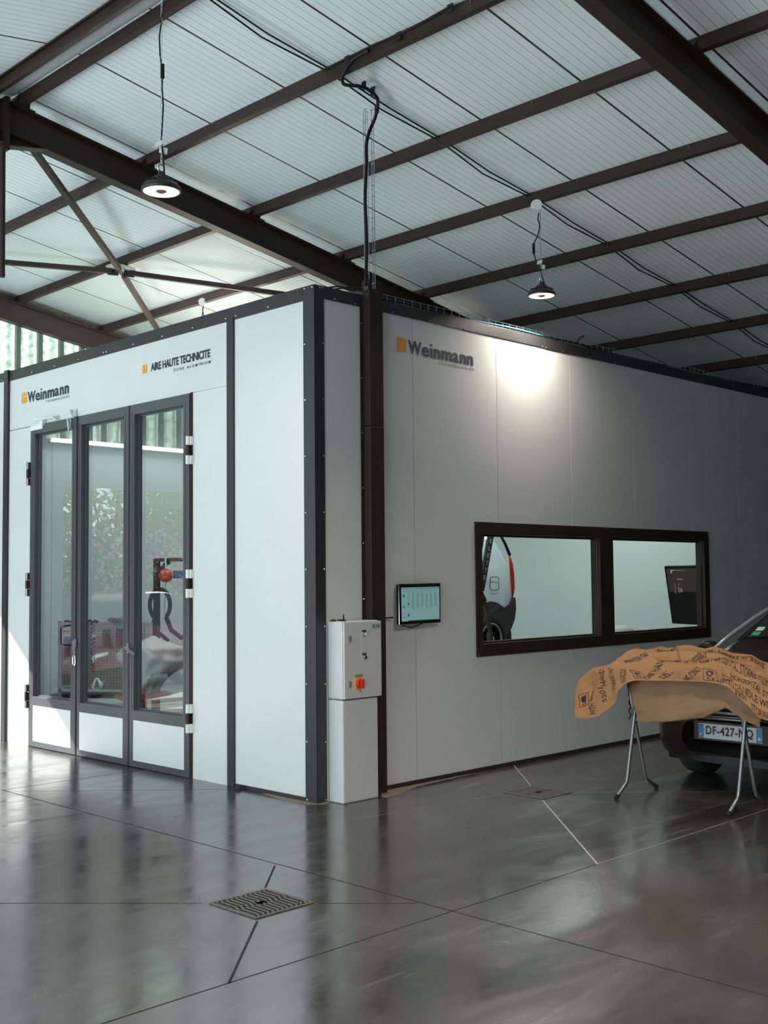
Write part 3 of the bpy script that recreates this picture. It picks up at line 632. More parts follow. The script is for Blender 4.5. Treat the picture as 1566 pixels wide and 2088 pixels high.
# logos (printed on the panels, so parts of the booth)
def logo_big(o, u, wd, s, x_sq):
    """o: origin of the square's lower left corner"""
    u = Vector(u); o = Vector(o); z = Vector((0, 0, 1))
    b = MB(); q = s
    for z0, z1 in ((0.0, 0.066), (0.074, 0.097), (0.102, 0.112)): b.quad(o+z*z0*q, o+u*x_sq+z*z0*q, o+u*x_sq+z*z1*q, o+z*z1*q)
    b.build('logo_blocks', M_ORANGE, booth)
    b = MB(); base = o+u*(x_sq+0.018)+z*-0.006
    for ch, a0, a1, hh in (('W',0,.201,.113),('e',.200,.312,.083),('i',.322,.360,.117),('n',.375,.478,.083),('m',.492,.660,.083),('a',.667,.768,.083),('n',.788,.886,.083),('n',.902,1.0,.083)):
        lettering(b, ch, base+u*a0*wd, u, z, (a1-a0)*wd, hh*s, off=0.0, bold={'e': 0.026, 'a': 0.026, 'i': 0.004}.get(ch, 0.042))
    b; b.build('logo_lettering', M_NAVY, booth)
    b = MB(); lettering(b, 'TECHNOLOGIES', o+u*(x_sq+0.018+wd*0.455)+z*-0.048, u, z, wd*0.55, 0.024*s, off=0.0, bold=0.014, spacing=1.5); b.build('logo_subtitle', M_GREYT, booth)
logo_big((0.884, -0.003, 3.482), (1, 0, 0), 0.815, 1.0, 0.110)
logo_big((-0.003, 4.585, 3.490), (0, -1, 0), 0.835, 1.0, 0.108)
b = MB()
for z0, z1 in ((3.500, 3.545), (3.550, 3.567), (3.571, 3.578)): b.quad((-0.003, 2.328, z0), (-0.003, 2.257, z0), (-0.003, 2.257, z1), (-0.003, 2.328, z1))
b.build('logo_blocks', M_ORANGE, booth)
b = MB(); lettering(b, 'AIRE HAUTE TECHNICITE', (-0.003, 2.196, 3.503), (0,-1,0), (0,0,1), 0.885, 0.073, off=0, bold=0.036, spacing=0.97); b.build('sign_lettering', M_NAVY, booth)
b = MB(); lettering(b, 'ZONE ALUMINIUM', (-0.003, 1.848, 3.452), (0,-1,0), (0,0,1), 0.545, 0.026, off=0, bold=0.012, spacing=1.45); b.build('sign_subtitle', M_GREYT, booth)

# grout smear at the booth foot
b = MB(); b.prism([Vector(p) for p in ((0.64,-0.01,0),(1.75,-0.01,0),(1.35,-0.045,0),(0.95,-0.085,0),(0.66,-0.20,0),(0.50,-0.22,0),(0.50,-0.17,0))], (0,0,0.0025)); b.prism([Vector(p) for p in ((-0.01,-0.01,0),(0.10,-0.01,0),(0.10,-0.05,0),(0.02,-0.06,0),(-0.07,0.02,0),(-0.09,0.30,0),(-0.03,0.6,0),(-0.01,0.6,0))], (0,0,0.0025))
tag(b.build('floor_sealant', M_LIP), 'irregular beige sealant smear on the floor along the booth corner', 'sealant')
b = MB(); b.lathe((-0.055, 0.875, 0), [(0.03, 0), (0.03, 0.012), (0.018, 0.03), (0.0, 0.034)], n=16); tag(b.build('door_stop', M_RUBBER), 'small black rubber door stop on the floor beside the booth front', 'door stop')

# steel column casing
col = thing('column_casing', 'tall dark square column standing against the booth beside the grey control cabinet', 'column', (0.57, -0.05, 0))
b = MB(); b.box(0.497, -0.085, 0, 0.645, -0.001, 2.83); b.box(0.497, -0.085, 2.834, 0.645, -0.001, 3.985); b.build('casing', M_STEEL, col, bevel=0.003)
b = MB(); b.box(0.465, -0.012, 0, 0.497, -0.009, 3.77)
b.build('side_flange', M_STEEL, col)
for k in range(9): screw((0.480, -0.012, 0.2+0.43*k), (0, -1, 0), col)

# ------------------------------------------------------------------ control cabinet
cab = thing('control_cabinet', 'grey electric control cabinet with red and yellow rotary switch on a tall plinth', 'cabinet', (0.29, -0.09, 0))
b = MB(); b.box(0.105, -0.170, 0.0, 0.468, -0.0085, 0.752); b.build('plinth', M_CAB, cab, bevel=0.012)
b = MB(); b.box(0.102, -0.172, 0.756, 0.486, -0.0085, 1.332); b.build('enclosure', M_CAB, cab, bevel=0.014)
b = MB(); b.box(0.106, -0.190, 0.762, 0.490, -0.174, 1.326); dr = b.build('cabinet_door', M_CAB, cab, bevel=0.004)
for z in (1.202, 0.869):
    b = MB(); b.tube([(0.161, -0.1905, z-0.022), (0.161, -0.1905, z+0.022)], 0.010, 10); b.build('door_lock', M_GREYT, dr)
for z, m in ((1.231, M_WHITE), (1.060, M_BLACK)):
    b = MB(); b.lathe((0.311, -0.190, z), [(0.017, 0), (0.017, 0.008), (0.012, 0.010), (0.012, 0.016), (0, 0.017)], axis=(0,-1,0), n=20); b.m = 1; b.lathe((0.311, -0.2061, z), [(0.011, 0), (0.009, 0.004), (0, 0.005)], axis=(0,-1,0), n=16); b.build('push_button', [M_CHROME, m], dr)
    b = MB(); b.box(0.288, -0.1925, z+0.018, 0.330, -0.190, z+0.032); b.m = 1; b.box(0.296, -0.193, z+0.024, 0.322, -0.1925, z+0.026); b.build('button_label', [M_BLACK, M_SEAM], dr)
b = MB(); b.box(0.208, -0.198, 0.828, 0.286, -0.190, 0.912); b.build('switch_plate', M_YEL, dr, bevel=0.003)
b = MB(); b.lathe((0.250, -0.198, 0.870), [(0.036, 0), (0.036, 0.012), (0.033, 0.020), (0, 0.021)], axis=(0,-1,0), n=28); b.box(0.241, -0.240, 0.836, 0.259, -0.218, 0.902); b.build('rotary_switch', M_RED, dr)
b = MB(); b.box(0.208, -0.1925, 0.916, 0.290, -0.190, 0.938); b.m = 1; b.box(0.216, -0.193, 0.924, 0.280, -0.1925, 0.929); b.build('switch_label', [M_SEAM, M_GREYT], dr)
b = MB(); b.box(0.392, -0.1915, 1.272, 0.428, -0.190, 1.303); b.box(0.434, -0.1915, 1.272, 0.474, -0.190, 1.303); b.m = 1
lettering(b, 'S', (0.400, -0.1925, 1.278), (1,0,0), (0,0,1), 0.02, 0.019, off=0); lettering(b, 'CE', (0.440, -0.1925, 1.280), (1,0,0), (0,0,1), 0.028, 0.015, off=0); b.build('maker_label', [M_SEAM, M_GREYT], dr)
b = MB(); b.lathe((0.165, -0.12, 1.332), [(0.022, 0), (0.018, 0.008), (0.007, 0.012), (0.005, 0.04), (0.004, 0.052), (0, 0.053)], n=16); b.build('antenna_knob', M_BLACK, cab)
for x, y in ((0.125, -0.05), (0.20, -0.045)):
    b = MB(); b.lathe((x, y, 1.332), [(0.024, 0), (0.024, 0.006), (0.012, 0.012), (0, 0.013)], n=16); tag(b.build('magnet_disc', M_BLACK), 'flat black disc lying on the control cabinet top', 'disc', 'black discs on the control cabinet')

# ------------------------------------------------------------------ wall monitor
mo = thing('wall_monitor', 'black framed monitor showing a table, tilted on the booth wall beside the column', 'monitor', (1.05, -0.05, 1.44))
tl, tr_, bl, br = Vector((0.800, -0.075, 1.600)), Vector((1.325, -0.045, 1.603)), Vector((0.778, -0.100, 1.283)), Vector((1.296, -0.070, 1.284))
U = (tr_-tl); V = (bl-tl); NN = U.cross(V).normalized()
if NN.y > 0: NN = -NN
def sp(u, v, n=0.0): return tl+U*u+(bl-tl+(br-bl-U)*u)*v+NN*n
def squad(b, u0, v0, u1, v1, n): b.quad(sp(u0, v0, n), sp(u0, v1, n), sp(u1, v1, n), sp(u1, v0, n))
b = MB(); p = [sp(0,0,0), sp(1,0,0), sp(1,1,0), sp(0,1,0)]; b.prism(p, NN*-0.030); b.build('monitor_casing', M_BLACK, mo, bevel=0.006)
b = MB(); squad(b, 0.055, 0.085, 0.962, 0.925, 0.0015); scr = b.build('screen', M_SCREEN, mo)
b = MB()
for k in range(6): squad(b, 0.30+0.108*k, 0.22, 0.355+0.108*k, 0.62-0.02*(k % 3), 0.0022)
squad(b, 0.06, 0.095, 0.955, 0.14, 0.0022); b.build('screen_columns', M_SCRD, scr)
b = MB()
for u0, v0, u1, v1 in ((0.08,0.26,0.13,0.275),(0.085,0.28,0.125,0.33),(0.08,0.54,0.13,0.555),(0.09,0.56,0.12,0.60),(0.08,0.82,0.13,0.835),(0.19,0.47,0.245,0.485),(0.20,0.49,0.235,0.53),(0.19,0.74,0.245,0.755),(0.20,0.76,0.235,0.81),(0.495,0.125,0.51,0.14)): squad(b, u0, v0, u1, v1, 0.003)
for k in range(12): squad(b, 0.09+0.07*k, 0.180, 0.135+0.07*k, 0.188, 0.003)
for k in range(6): squad(b, 0.20, 0.22+0.035*k, 0.24, 0.228+0.035*k, 0.003)
squad(b, 0.20, 0.905, 0.95, 0.925, 0.003); b.build('screen_text', M_SCRT, scr)
b = MB(); 
for k in range(5): squad(b, 0.42+0.016*k, 0.035, 0.43+0.016*k, 0.048, 0.001)
squad(b, 0.80, 0.03, 0.86, 0.042, 0.001); b.build('bezel_marks', M_GREYT, mo)
b = MB(); b.tube([sp(0,1,0.001), sp(0,0,0.001), sp(1,0,0.001)], 0.004, 6); b.build('silver_edge', M_CHROME, mo)
b = MB(); b.box(0.95, -0.045, 1.38, 1.12, 0.0, 1.52); b.build('wall_mount', M_BLACK, mo)
b = MB(); b.tube([(0.86,-0.045,1.275),(0.93,-0.03,1.262),(0.99,-0.015,1.250),(1.06,-0.012,1.262),(1.13,-0.03,1.285)], 0.004, 6); b.tube([(0.648,-0.02,1.345),(0.68,-0.02,1.335),(0.76,-0.05,1.34)], 0.006, 6); b.build('monitor_cable', M_BLACK, mo)

# ------------------------------------------------------------------ wire cable ladder and cable
t = thing('wire_cable_ladder', 'upright wire mesh cable tray rising from the column top to the roof', 'cable tray', (0.50, -0.09, 3.9))
lx, ly = 0.497, -0.10
R = Vector((0.707, -0.707, 0))
def lp(u, v, z): return (lx+0.707*u+0.3*v, ly-0.707*u+0.95*v, z)
b = MB()
for u, v in ((-0.028, 0), (-0.022, 0.05), (0.012, 0.05), (0.020, 0.0), (0.036, 0.0)): b.tube([lp(u, v, 3.9), lp(u, v, 5.33 if u < 0.03 else 5.2)], 0.003, 5)
z = 3.95
while z < 5.34:
    b.tube([lp(-0.030, 0, z), lp(-0.022, 0.05, z), lp(0.012, 0.05, z)], 0.003, 5); b.tube([lp(0.010, 0.0, z-0.01), lp(0.038, 0.0, z)], 0.0036, 5); b.tube([lp(-0.034, 0, z), lp(-0.016, 0, z+0.004)], 0.0036, 5); z += 0.0865
b.build('wires', M_ZINC, t)
b = MB()
def roofpt(px, py, pz): return (px, py, pz)
pts = [(0.455,-0.09,3.92),(0.467,-0.09,4.287),(0.456,-0.09,4.609),(0.474,-0.09,4.885),(0.476,-0.09,5.049),(0.498,-0.105,5.161),(0.515,-0.14,5.24),(0.489,-0.20,5.303),(0.419,-0.277,5.334),(0.36,-0.296,5.354),(0.261,-0.317,5.36),(0.182,-0.325,5.352),(0.104,-0.318,5.335),(0.017,-0.336,5.309),(-0.033,-0.365,5.307),(-0.065,-0.40,5.32),(-0.082,-0.446,5.345),(-0.085,-0.495,5.38),(-0.085,-0.56,5.405),(-0.085,-0.70,5.41)]
P = np.array(pts); fine = []
for i in range(len(P)-1):
    p0, p1, p2, p3 = P[max(i-1, 0)], P[i], P[i+1], P[min(i+2, len(P)-1)]
    for s_ in np.linspace(0, 1, 5, endpoint=False): fine.append(0.5*((2*p1)+(-p0+p2)*s_+(2*p0-5*p1+4*p2-p3)*s_**2+(-p0+3*p1-3*p2+p3)*s_**3))
fine.append(P[-1])
b.tube([tuple(q) for q in fine], 0.0135, 8); o = tag(b.build('heavy_cable', M_BLACK, smooth=True), 'thick black cable looping from a purlin down the wire cable ladder', 'cable')
for q in (fine[34], fine[46], fine[52]):
    b = MB(); b.bar(Vector(q)+Vector((0, 0, 0.045)), Vector(q)-Vector((0, 0, 0.02)), 0.04, 0.010); b.build('cable_tie', M_BLACK, o)

# horizontal wire tray on the booth top
t = thing('wire_mesh_tray', 'long wire mesh cable tray lying along the top edge of the right booth wall', 'cable tray', (4, 0.08, HB))
b = MB()
def tray_wires(x0, x1):
    for y, z in ((0.02, HB+0.055), (0.02, HB+0.005), (0.07, HB+0.005), (0.12, HB+0.005), (0.16, HB+0.005), (0.16, HB+0.055)): b.tube([(x0, y, z), (x1, y, z)], 0.0024, 5)
    x = x0
    while x < x1: b.tube([(x, 0.02, HB+0.058), (x, 0.02, HB+0.003), (x, 0.16, HB+0.003), (x, 0.16, HB+0.058)], 0.0024, 5); x += 0.098
tray_wires(0.70, 8.5); b.build('wires', M_ZINC, t)
def wavy(y, z, ph, r, m, name, x0=0.7, x1=8.4):
    b = MB(); b.tube([(x, y+0.02*math.sin(x*1.9+ph), z+0.010*math.sin(x*3.1+ph)) for x in np.linspace(x0, x1, 70)], r, 6); return b.build(name, m)
tag(wavy(0.07, HB+0.03, 0, 0.008, M_BLUE, 'blue_cable'), 'blue hose lying in the wire tray on the booth top', 'cable')
tag(wavy(0.11, HB+0.022, 2, 0.009, M_ZINC, 'grey_cable'), 'pale grey cable lying in the wire tray on the booth top', 'cable')
tag(wavy(0.05, HB+0.022, 4, 0.010, M_BLACK, 'black_cable'), 'black cable lying in the wire tray on the booth top', 'cable')
b = MB(); b.tube([(3.42, 0.05, HB+0.03), (3.46, 0.03, HB+0.09), (3.52, 0.02, HB+0.12)], 0.006, 5); tag(b.build('loose_wire', M_BLACK), 'short black wire end sticking up from the wire tray', 'wire')
b = MB(); b.tube([(0.25,0.05,HB+0.015),(0.34,0.03,HB+0.035),(0.44,0.02,HB+0.03),(0.49,-0.0,HB+0.05)], 0.006, 6); tag(b.build('loose_wire', M_BLACK), 'thin black wire on the booth top left of the column', 'wire')
b = MB(); b.tube([(0.16,0.09,HB+0.01),(0.3,0.08,HB+0.05),(0.5,0.03,HB+0.06)], 0.007, 6); tag(b.build('loose_wire', M_BLACK), 'curved black hose arching behind the column top', 'wire')

# ------------------------------------------------------------------ floor drains
def drain(x0, y0, x1, y1, label):
    t = thing('floor_drain', label, 'drain', ((x0+x1)/2, (y0+y1)/2, 0), 'cast iron floor drains')
    b = MB(); b.box(x0, y0, 0.0008, x1, y1, 0.0016); b.build('pit', M_HOLE, t)
    b = MB(); e = 0.016; z0, z1 = 0.0016, 0.006
    b.box(x0, y0, z0, x1, y0+e, z1); b.box(x0, y1-e, z0, x1, y1, z1); b.box(x0, y0+e, z0, x0+e, y1-e, z1); b.box(x1-e, y0+e, z0, x1, y1-e, z1); b.build('frame', M_IRON, t)
    b = MB(); X0, X1, Y0, Y1 = x0+e+0.003, x1-e-0.003, y0+e+0.003, y1-e-0.003
    n = 11; L = (X1-X0); wbar = L/n
    for k in range(n+1): xx = X0+k*wbar-0.006; b.box(max(X0, xx), Y0, z0, min(X1, xx+0.013), Y1, z1)
    ym = (Y0+Y1)/2
    for ya, yb in ((Y0, Y0+0.016), (ym-0.016, ym+0.016), (Y1-0.016, Y1)): b.box(X0, ya, z0, X1, yb, z1)
    b.box((X0+X1)/2-0.03, ym-0.035, z0, (X0+X1)/2+0.03, ym+0.035, z1)
    b.build('grate', M_IRON, t)
drain(-2.095, -1.915, -1.720, -1.530, 'square iron floor drain in the pale foreground floor')
drain(1.235, -1.130, 1.590, -0.755, 'square iron floor drain near the right booth wall, in shade')

# ------------------------------------------------------------------ vehicles
def car(name, label, origin, heading, st, paint, low, wheels, wr, lift=0, wb=0.5, glass_m=M_CARG, rim_style='spoke', group=None):
    """st: stations (s, zbottom, zbelt, ztop, half width belt, half width top)"""
    t = thing(name, label, 'car', origin, group); O = Vector(origin)+Vector((0, 0, lift)); h = Vector((math.cos(heading), math.sin(heading), 0)); sd = Vector((-h.y, h.x, 0))
    def P(s, y, z): return O-h*s+sd*y+Vector((0, 0, z))
    # refine stations with smooth interpolation
    S = np.array(st, float); out = []
    for i in range(len(S)-1):
        p0, p1, p2, p3 = S[max(i-1,0)], S[i], S[i+1], S[min(i+2,len(S)-1)]
        for a in np.linspace(0, 1, 5, endpoint=False):
            q = 0.5*((2*p1)+(-p0+p2)*a+(2*p0-5*p1+4*p2-p3)*a*a+(-p0+3*p1-3*p2+p3)*a**3); q[0] = p1[0]+(p2[0]-p1[0])*a; out.append(q)
    out.append(S[-1])
    def sec(q, n=0.0):
        s, zb, zs, zt, w, wt = q; hgt = zs-zb
        half = [(0, zb), (w*0.86, zb), (w*0.965, zb+0.05), (w+0.006, zb+hgt*0.30), (w+0.012, zb+hgt*0.60), (w+0.002, zb+hgt*0.90), (w*0.985-0.01, zs+0.006), (w*0.55+wt*0.43, zs*0.5+zt*0.5-0.005), (wt+0.01, zt-0.035), (wt*0.90, zt-0.008), (wt*0.5, zt+0.006), (0, zt+0.010)]
        return [P(s, y+(n if y > 0.01 else 0), z) for y, z in half]+[P(s, -y-(n if y > 0.01 else 0), z) for y, z in reversed(half[:-1])]
    rows = [sec(q) for q in out]
    b = MB(); b.grid(rows); b.f.append(tuple(range(len(rows[0])-1))); b.mi.append(0); k0 = (len(rows)-1)*len(rows[0]); b.f.append(tuple(k0+j for j in range(len(rows[0])-1))); b.mi.append(0)
    # lower skirt material
    body = b.build('body', [paint, low], t, smooth=True)
    me = body.data; nj = len(rows[0])
    for pi, p in enumerate(me.polygons):
        j = pi % (nj-1)
        if j in (0, 1, nj-3, nj-2) or (low is not None and j in (2, nj-4) and low is not paint): p.material_index = 1
    # glass
    def strip(js, s0, s1, nm, n=0.006, zoff=0.0):
        b = MB(); R_ = [sec(q, n) for q in out if s0-1e-6 <= q[0] <= s1+1e-6]
        if len(R_) > 1: b.grid([[p+Vector((0,0,zoff)) for p in [r_[j] for j in js]] for r_ in R_]); b.build(nm, glass_m, t, smooth=True)
    strip.P = P; strip.sec = sec; strip.out = out
    for i, (s, y) in enumerate(wheels):
        for sg in (1, -1):
            c = P(s, sg*y, wr); c.z = O.z+wr; ax = sd*sg
            b = MB(); b.lathe(c, [(wr*0.62, -0.14), (wr*0.90, -0.15), (wr, -0.12), (wr, 0.03), (wr*0.93, 0.055), (wr*0.70, 0.060), (wr*0.64, 0.045), (wr*0.62, -0.14)], axis=ax, n=36); wobj = b.build('wheel', M_TYRE, t, smooth=True)
            b = MB(); b.lathe(c, [(wr*0.64, -0.10), (wr*0.64, 0.050), (wr*0.60, 0.055), (wr*0.58, 0.02), (wr*0.56, -0.06), (0.0, -0.06)], axis=ax, n=36)
            if rim_style == 'spoke':
                x_ = h; z_ = Vector((0,0,1))
                for k in range(5):
                    for dd in (-0.13, 0.13):
                        a = 2*PI*k/5+0.3; d = x_*math.cos(a)+z_*math.sin(a); d2 = x_*math.cos(a+dd)+z_*math.sin(a+dd); b.bar(c+ax*0.035+d*0.03, c+ax*0.045+d2*wr*0.60, 0.022, 0.014, ax)
                b.lathe(c, [(0.05, 0.0), (0.045, 0.045), (0, 0.048)], axis=ax, n=16)
            else:
                b.lathe(c, [(wr*0.50, 0.0), (wr*0.42, 0.035), (wr*0.20, 0.03), (wr*0.16, 0.05), (0, 0.052)], axis=ax, n=24)
            b.build('rim', M_RIM, wobj)
            if rim_style != 'spoke':
                b = MB(); x_ = h; z_ = Vector((0,0,1))
                for k in range(9):
                    a = 2*PI*k/9; b.lathe(c+(x_*math.cos(a)+z_*math.sin(a))*wr*0.34+ax*0.030, [(wr*0.05, 0), (wr*0.05, 0.006), (0, 0.0065)], axis=ax, n=10)
                b.build('rim_holes', M_BLACK, wobj)
    return t, strip, P
# parked black car, nose towards -X
ST = [(0.00,0.30,0.50,0.56,0.42,0.36),(0.05,0.24,0.58,0.64,0.62,0.50),(0.22,0.21,0.70,0.76,0.755,0.60),(0.55,0.19,0.80,0.88,0.80,0.62),(0.98,0.18,0.90,1.00,0.82,0.66),(1.20,0.18,0.93,1.05,0.825,0.68),(1.90,0.18,0.97,1.37,0.83,0.56),(2.6,0.18,0.99,1.44,0.83,0.56),(3.3,0.19,1.0,1.40,0.82,0.55),(3.75,0.24,0.98,1.22,0.78,0.52),(3.92,0.3,0.85,0.95,0.70,0.50)]
CX, CY = 2.30, -2.10
ct, strip, P = car('parked_car', 'black car parked nose out behind the paper wrapped bumper, registration DF 427 NQ', (CX, CY, 0), PI, ST, M_CAR, M_BLACK, [(0.78, 0.74), (3.2, 0.74)], 0.30)
# with heading = pi the side vector is -Y, so positive side index lies towards -Y
strip([8, 9, 10, 11, 12, 13, 14], 1.22, 1.86, 'windscreen', 0.0, 0.006)
strip([6, 7, 8], 1.55, 3.4, 'side_window', 0.008); strip([14, 15, 16], 1.55, 3.4, 'side_window', 0.008)
for sg in (1, -1): b = MB(); b.tube([P(s_, sg*y_, z_) for s_, y_, z_ in ((1.10,0.74,1.02),(1.30,0.70,1.12),(1.60,0.63,1.26),(1.88,0.575,1.365),(2.2,0.575,1.42),(2.8,0.57,1.435))], [0.014,0.02,0.022,0.022,0.018,0.012], 8); b.build('roof_pillar', mat('grey_pillar_trim', (0.42, 0.44, 0.45), 0.25, metal=0.4, coat=0.5), ct, smooth=True)
for sg in (1, -1):
    b = MB(); b.ball(P(1.33, sg*0.93, 1.015), 0.085, (0.8, 1.15, 0.62)); b.bar(P(1.36, sg*0.80, 0.96), P(1.35, sg*0.90, 0.985), 0.05, 0.03); b.build('wing_mirror', M_BLACK, ct, smooth=True)
b = MB(); b.box(CX-0.055, CY-0.26, 0.415, CX-0.043, CY+0.26, 0.525); pb = b.build('number_plate', M_PLATE, ct, bevel=0.003)
b = MB(); b.quad((CX-0.0565, CY+0.258, 0.418), (CX-0.0565, CY+0.213, 0.418), (CX-0.0565, CY+0.213, 0.522), (CX-0.0565, CY+0.258, 0.522)); b.build('blue_band', M_PBLUE, pb); b = MB(); b.quad((CX-0.0565, CY-0.258, 0.418), (CX-0.0565, CY-0.213, 0.418), (CX-0.0565, CY-0.213, 0.522), (CX-0.0565, CY-0.258, 0.522)); b.build('blue_band', M_PBLUE, pb)
b = MB(); lettering(b, 'DF-427-NQ', (CX-0.0575, CY+0.195, 0.433), (0,-1,0), (0,0,1), 0.385, 0.078, off=0, bold=0.028, spacing=1.1); b.build('registration', M_BLACK, pb)
b = MB(); lettering(b, 'F', (CX-0.0575, CY+0.243, 0.432), (0,-1,0), (0,0,1), 0.013, 0.02, off=0, bold=0.01); lettering(b, '06', (CX-0.0575, CY-0.226, 0.436), (0,-1,0), (0,0,1), 0.022, 0.022, off=0, bold=0.01); b.build('band_letters', M_WHITE, pb)
b = MB(); b.box(CX-0.045, CY-0.30, 0.40, CX+0.20, CY+0.30, 0.54); b.build('plate_recess', M_BLACK, ct)
b = MB(); b.grid([[P(-0.01+0.02*(y/0.6)**2+0.16*abs(y/0.7)**4, y, 0.60+z_) for y in np.linspace(-0.68, 0.68, 30)] for z_ in (0, 0.018)]); b.build('chrome_strip', M_GALV, ct, smooth=True)
b = MB(); b.grid([[P(0.02+0.10*abs(y/0.7)**3, y, 0.27+z_) for y in np.linspace(-0.60, 0.60, 30)] for z_ in (-0.05, 0, 0.02)]); b.build('lower_lip', M_BLACK, ct, smooth=True)
for sg in (1, -1):
    b = MB(); b.ball(P(0.20, sg*0.64, 0.68), 0.10, (1.2, 1.0, 0.6)); b.build('headlamp', mat('headlamp_lens', (0.12, 0.12, 0.12), 0.08, coat=1), ct, smooth=True)
    b = MB(); b.lathe(P(0.10, sg*0.50, 0.30), [(0.045, 0), (0.04, 0.015), (0, 0.02)], axis=(-1,0,0), n=20); b.build('fog_lamp', M_RIM, ct)
q0 = P(1.30, -0.50, 1.105); a_ = (P(1.90, -0.50, 1.375)-P(1.22, -0.50, 1.06)).normalized()
b = MB(); 
for du, m in ((0.0, 0), (0.09, 1)):
    b.m = m; o_ = q0+a_*du+Vector((-0.02, 0, 0.022)); b.quad(o_, o_+Vector((0, -0.07, 0)), o_+Vector((0, -0.07, 0))+a_*0.07, o_+a_*0.07)
b.build('sticker', [M_STICKG, M_STICK], ct)

# white hatchback raised inside the booth, seen through the side window
ST2 = [(0.00,0.42,0.98,1.14,0.72,0.66),(0.05,0.36,1.03,1.26,0.79,0.69),(0.20,0.32,1.05,1.42,0.815,0.67),(0.45,0.26,1.05,1.56,0.825,0.63),(0.9,0.22,1.03,1.68,0.83,0.62),(1.4,0.20,1.00,1.66,0.83,0.62),(1.9,0.20,0.96,1.15,0.82,0.66),(2.3,0.2,0.85,0.95,0.80,0.6),(2.5,0.3,0.6,0.66,0.6,0.5)]
# rear end at x = 4.60, nose towards -X... kept short of the booth front wall
vt, vstrip, VP = car('raised_hatchback', 'white hatchback raised inside the booth, rear corner showing in the side window', (4.66, 2.66, 0), 0.0, ST2, M_WCAR, M_BLACK, [(0.46, 0.80), (2.05, 0.80)], 0.28, lift=0.68, rim_style='steel')
vstrip([14, 15, 16], 0.7, 1.7, 'side_window', 0.008); vstrip([6, 7, 8], 0.7, 1.7, 'side_window', 0.008)
for yf, sg in ((1.885, 1), (3.435, -1)):
    b = MB(); b.tube([(4.630, yf, 1.90), (4.655, yf, 1.80), (4.672, yf, 1.68), (4.682, yf, 1.52), (4.665, yf, 1.40)], [0.008, 0.022, 0.026, 0.024, 0.008], 8); b.build('tail_lamp', M_LIGHTRED, vt, smooth=True)
    b = MB(); b.tube([(4.635, yf, 1.90), (4.565, yf+sg*0.01, 2.03), (4.49, yf+sg*0.03, 2.15), (4.38, yf+sg*0.06, 2.24)], [0.020, 0.018, 0.016, 0.012], 6); b.build('tailgate_seal', M_BLACK, vt, smooth=True)
b = MB(); yv = -0.838; cc = []
for a in np.linspace(0, 2*PI, 32, endpoint=False):
    sx = math.copysign(abs(math.cos(a))**0.4, math.cos(a))*0.075; sz = math.copysign(abs(math.sin(a))**0.4, math.sin(a))*0.075; cc.append(VP(0.55+sx, yv, 0.86+sz))
b.tube([q_+Vector((0.154, -0.01, 0.036)) for q_ in cc], 0.004, 5, closed=True); b.build('fuel_flap_gap', M_BLACK, vt)
b = MB(); c0 = VP(0.46, -0.80, 0.28); b.lathe(c0+Vector((0,-0.036,0)), [(0.36, 0), (0.36, 0.006), (0.28, 0.006), (0.28, 0)], axis=(0,-1,0), n=40); b.build('arch_trim', M_BLACK, vt)
M_BUMP = mat('black_bumper', (0.03, 0.025, 0.025), 0.5)
b = MB(); b.prism([Vector((x, 1.812, z)) for x, z in ((3.95,1.33),(4.06,1.355),(4.20,1.38),(4.32,1.36),(4.44,1.30),(4.55,1.335),(4.635,1.415),(4.645,1.29),(4.62,1.17),(4.56,1.07),(4.46,0.99),(4.40,1.0),(4.37,1.10),(3.95,1.10))], (0, 0.12, 0)); b.build('side_cladding', M_BUMP, vt)
b = MB(); b.prism([Vector((x, 1.86, z)) for x, z in ((4.50,1.36),(4.66,1.40),(4.70,1.30),(4.68,1.18),(4.60,1.05),(4.46,0.99))], (0, 1.6, 0)); b.build('rear_bumper', M_BUMP, vt)
# lift carrying it
b = MB()
for x in (2.9, 3.6): b.box(x, 1.95, 0, x+0.25, 3.35, 0.06); b.bar((x+0.12, 2.1, 0.06), (x+0.12, 2.1, 0.80), 0.10, 0.10); b.bar((x+0.12, 3.2, 0.06), (x+0.12, 3.2, 0.80), 0.10, 0.10)
b.box(2.9, 2.03, 0.80, 3.85, 2.17, 0.875); b.box(2.9, 3.13, 0.80, 3.85, 3.27, 0.875)
tag(b.build('vehicle_bench', M_STEEL), 'dark steel bench holding up the white hatchback inside the booth', 'bench')

# slanted black pulling arm with white letters
t = thing('pulling_arm', 'slanted black arm with white vertical letters in front of the white hatchback', 'arm', (3.2, 1.0, 0))
p0 = Vector((3.072, 1.0, 1.52)); p1 = Vector((3.335, 1.0, 2.42)); d = (p1-p0).normalized(); n_ = Vector((d.z, 0, -d.x))
b = MB(); b.bar(p0, p1, 0.068, 0.03, (0,1,0)); b.bar(Vector((2.99,1.02,1.60)), Vector((3.22,1.02,2.42)), 0.05, 0.03, (0,1,0)); b.build('arm', [mat('arm_dark', (0.05,0.045,0.045), 0.5)], t)
b = MB()
for k, chh in enumerate('CELETTE'):
    o_ = p0+d*(0.565-0.0765*k)+n_*-0.020+Vector((0,-0.018,0)); lettering(b, chh, o_, n_, d, 0.034, 0.046, off=0, bold=0.02)
b.build('arm_lettering', M_WHITE, t)
b = MB(); b.bar((3.05,1.0,1.5),(3.12,1.0,1.40),0.06,0.03,(0,1,0)); b.bar((3.12,1.0,1.40),(3.20,1.0,1.10),0.035,0.03,(0,1,0)); b.bar((3.20,1.0,1.10),(3.20,1.0,0.0),0.045,0.05,(0,1,0)); b.box(3.1,0.85,0,3.45,1.15,0.03); b.build('stand', mat('arm_dark', (0,0,0)), t)

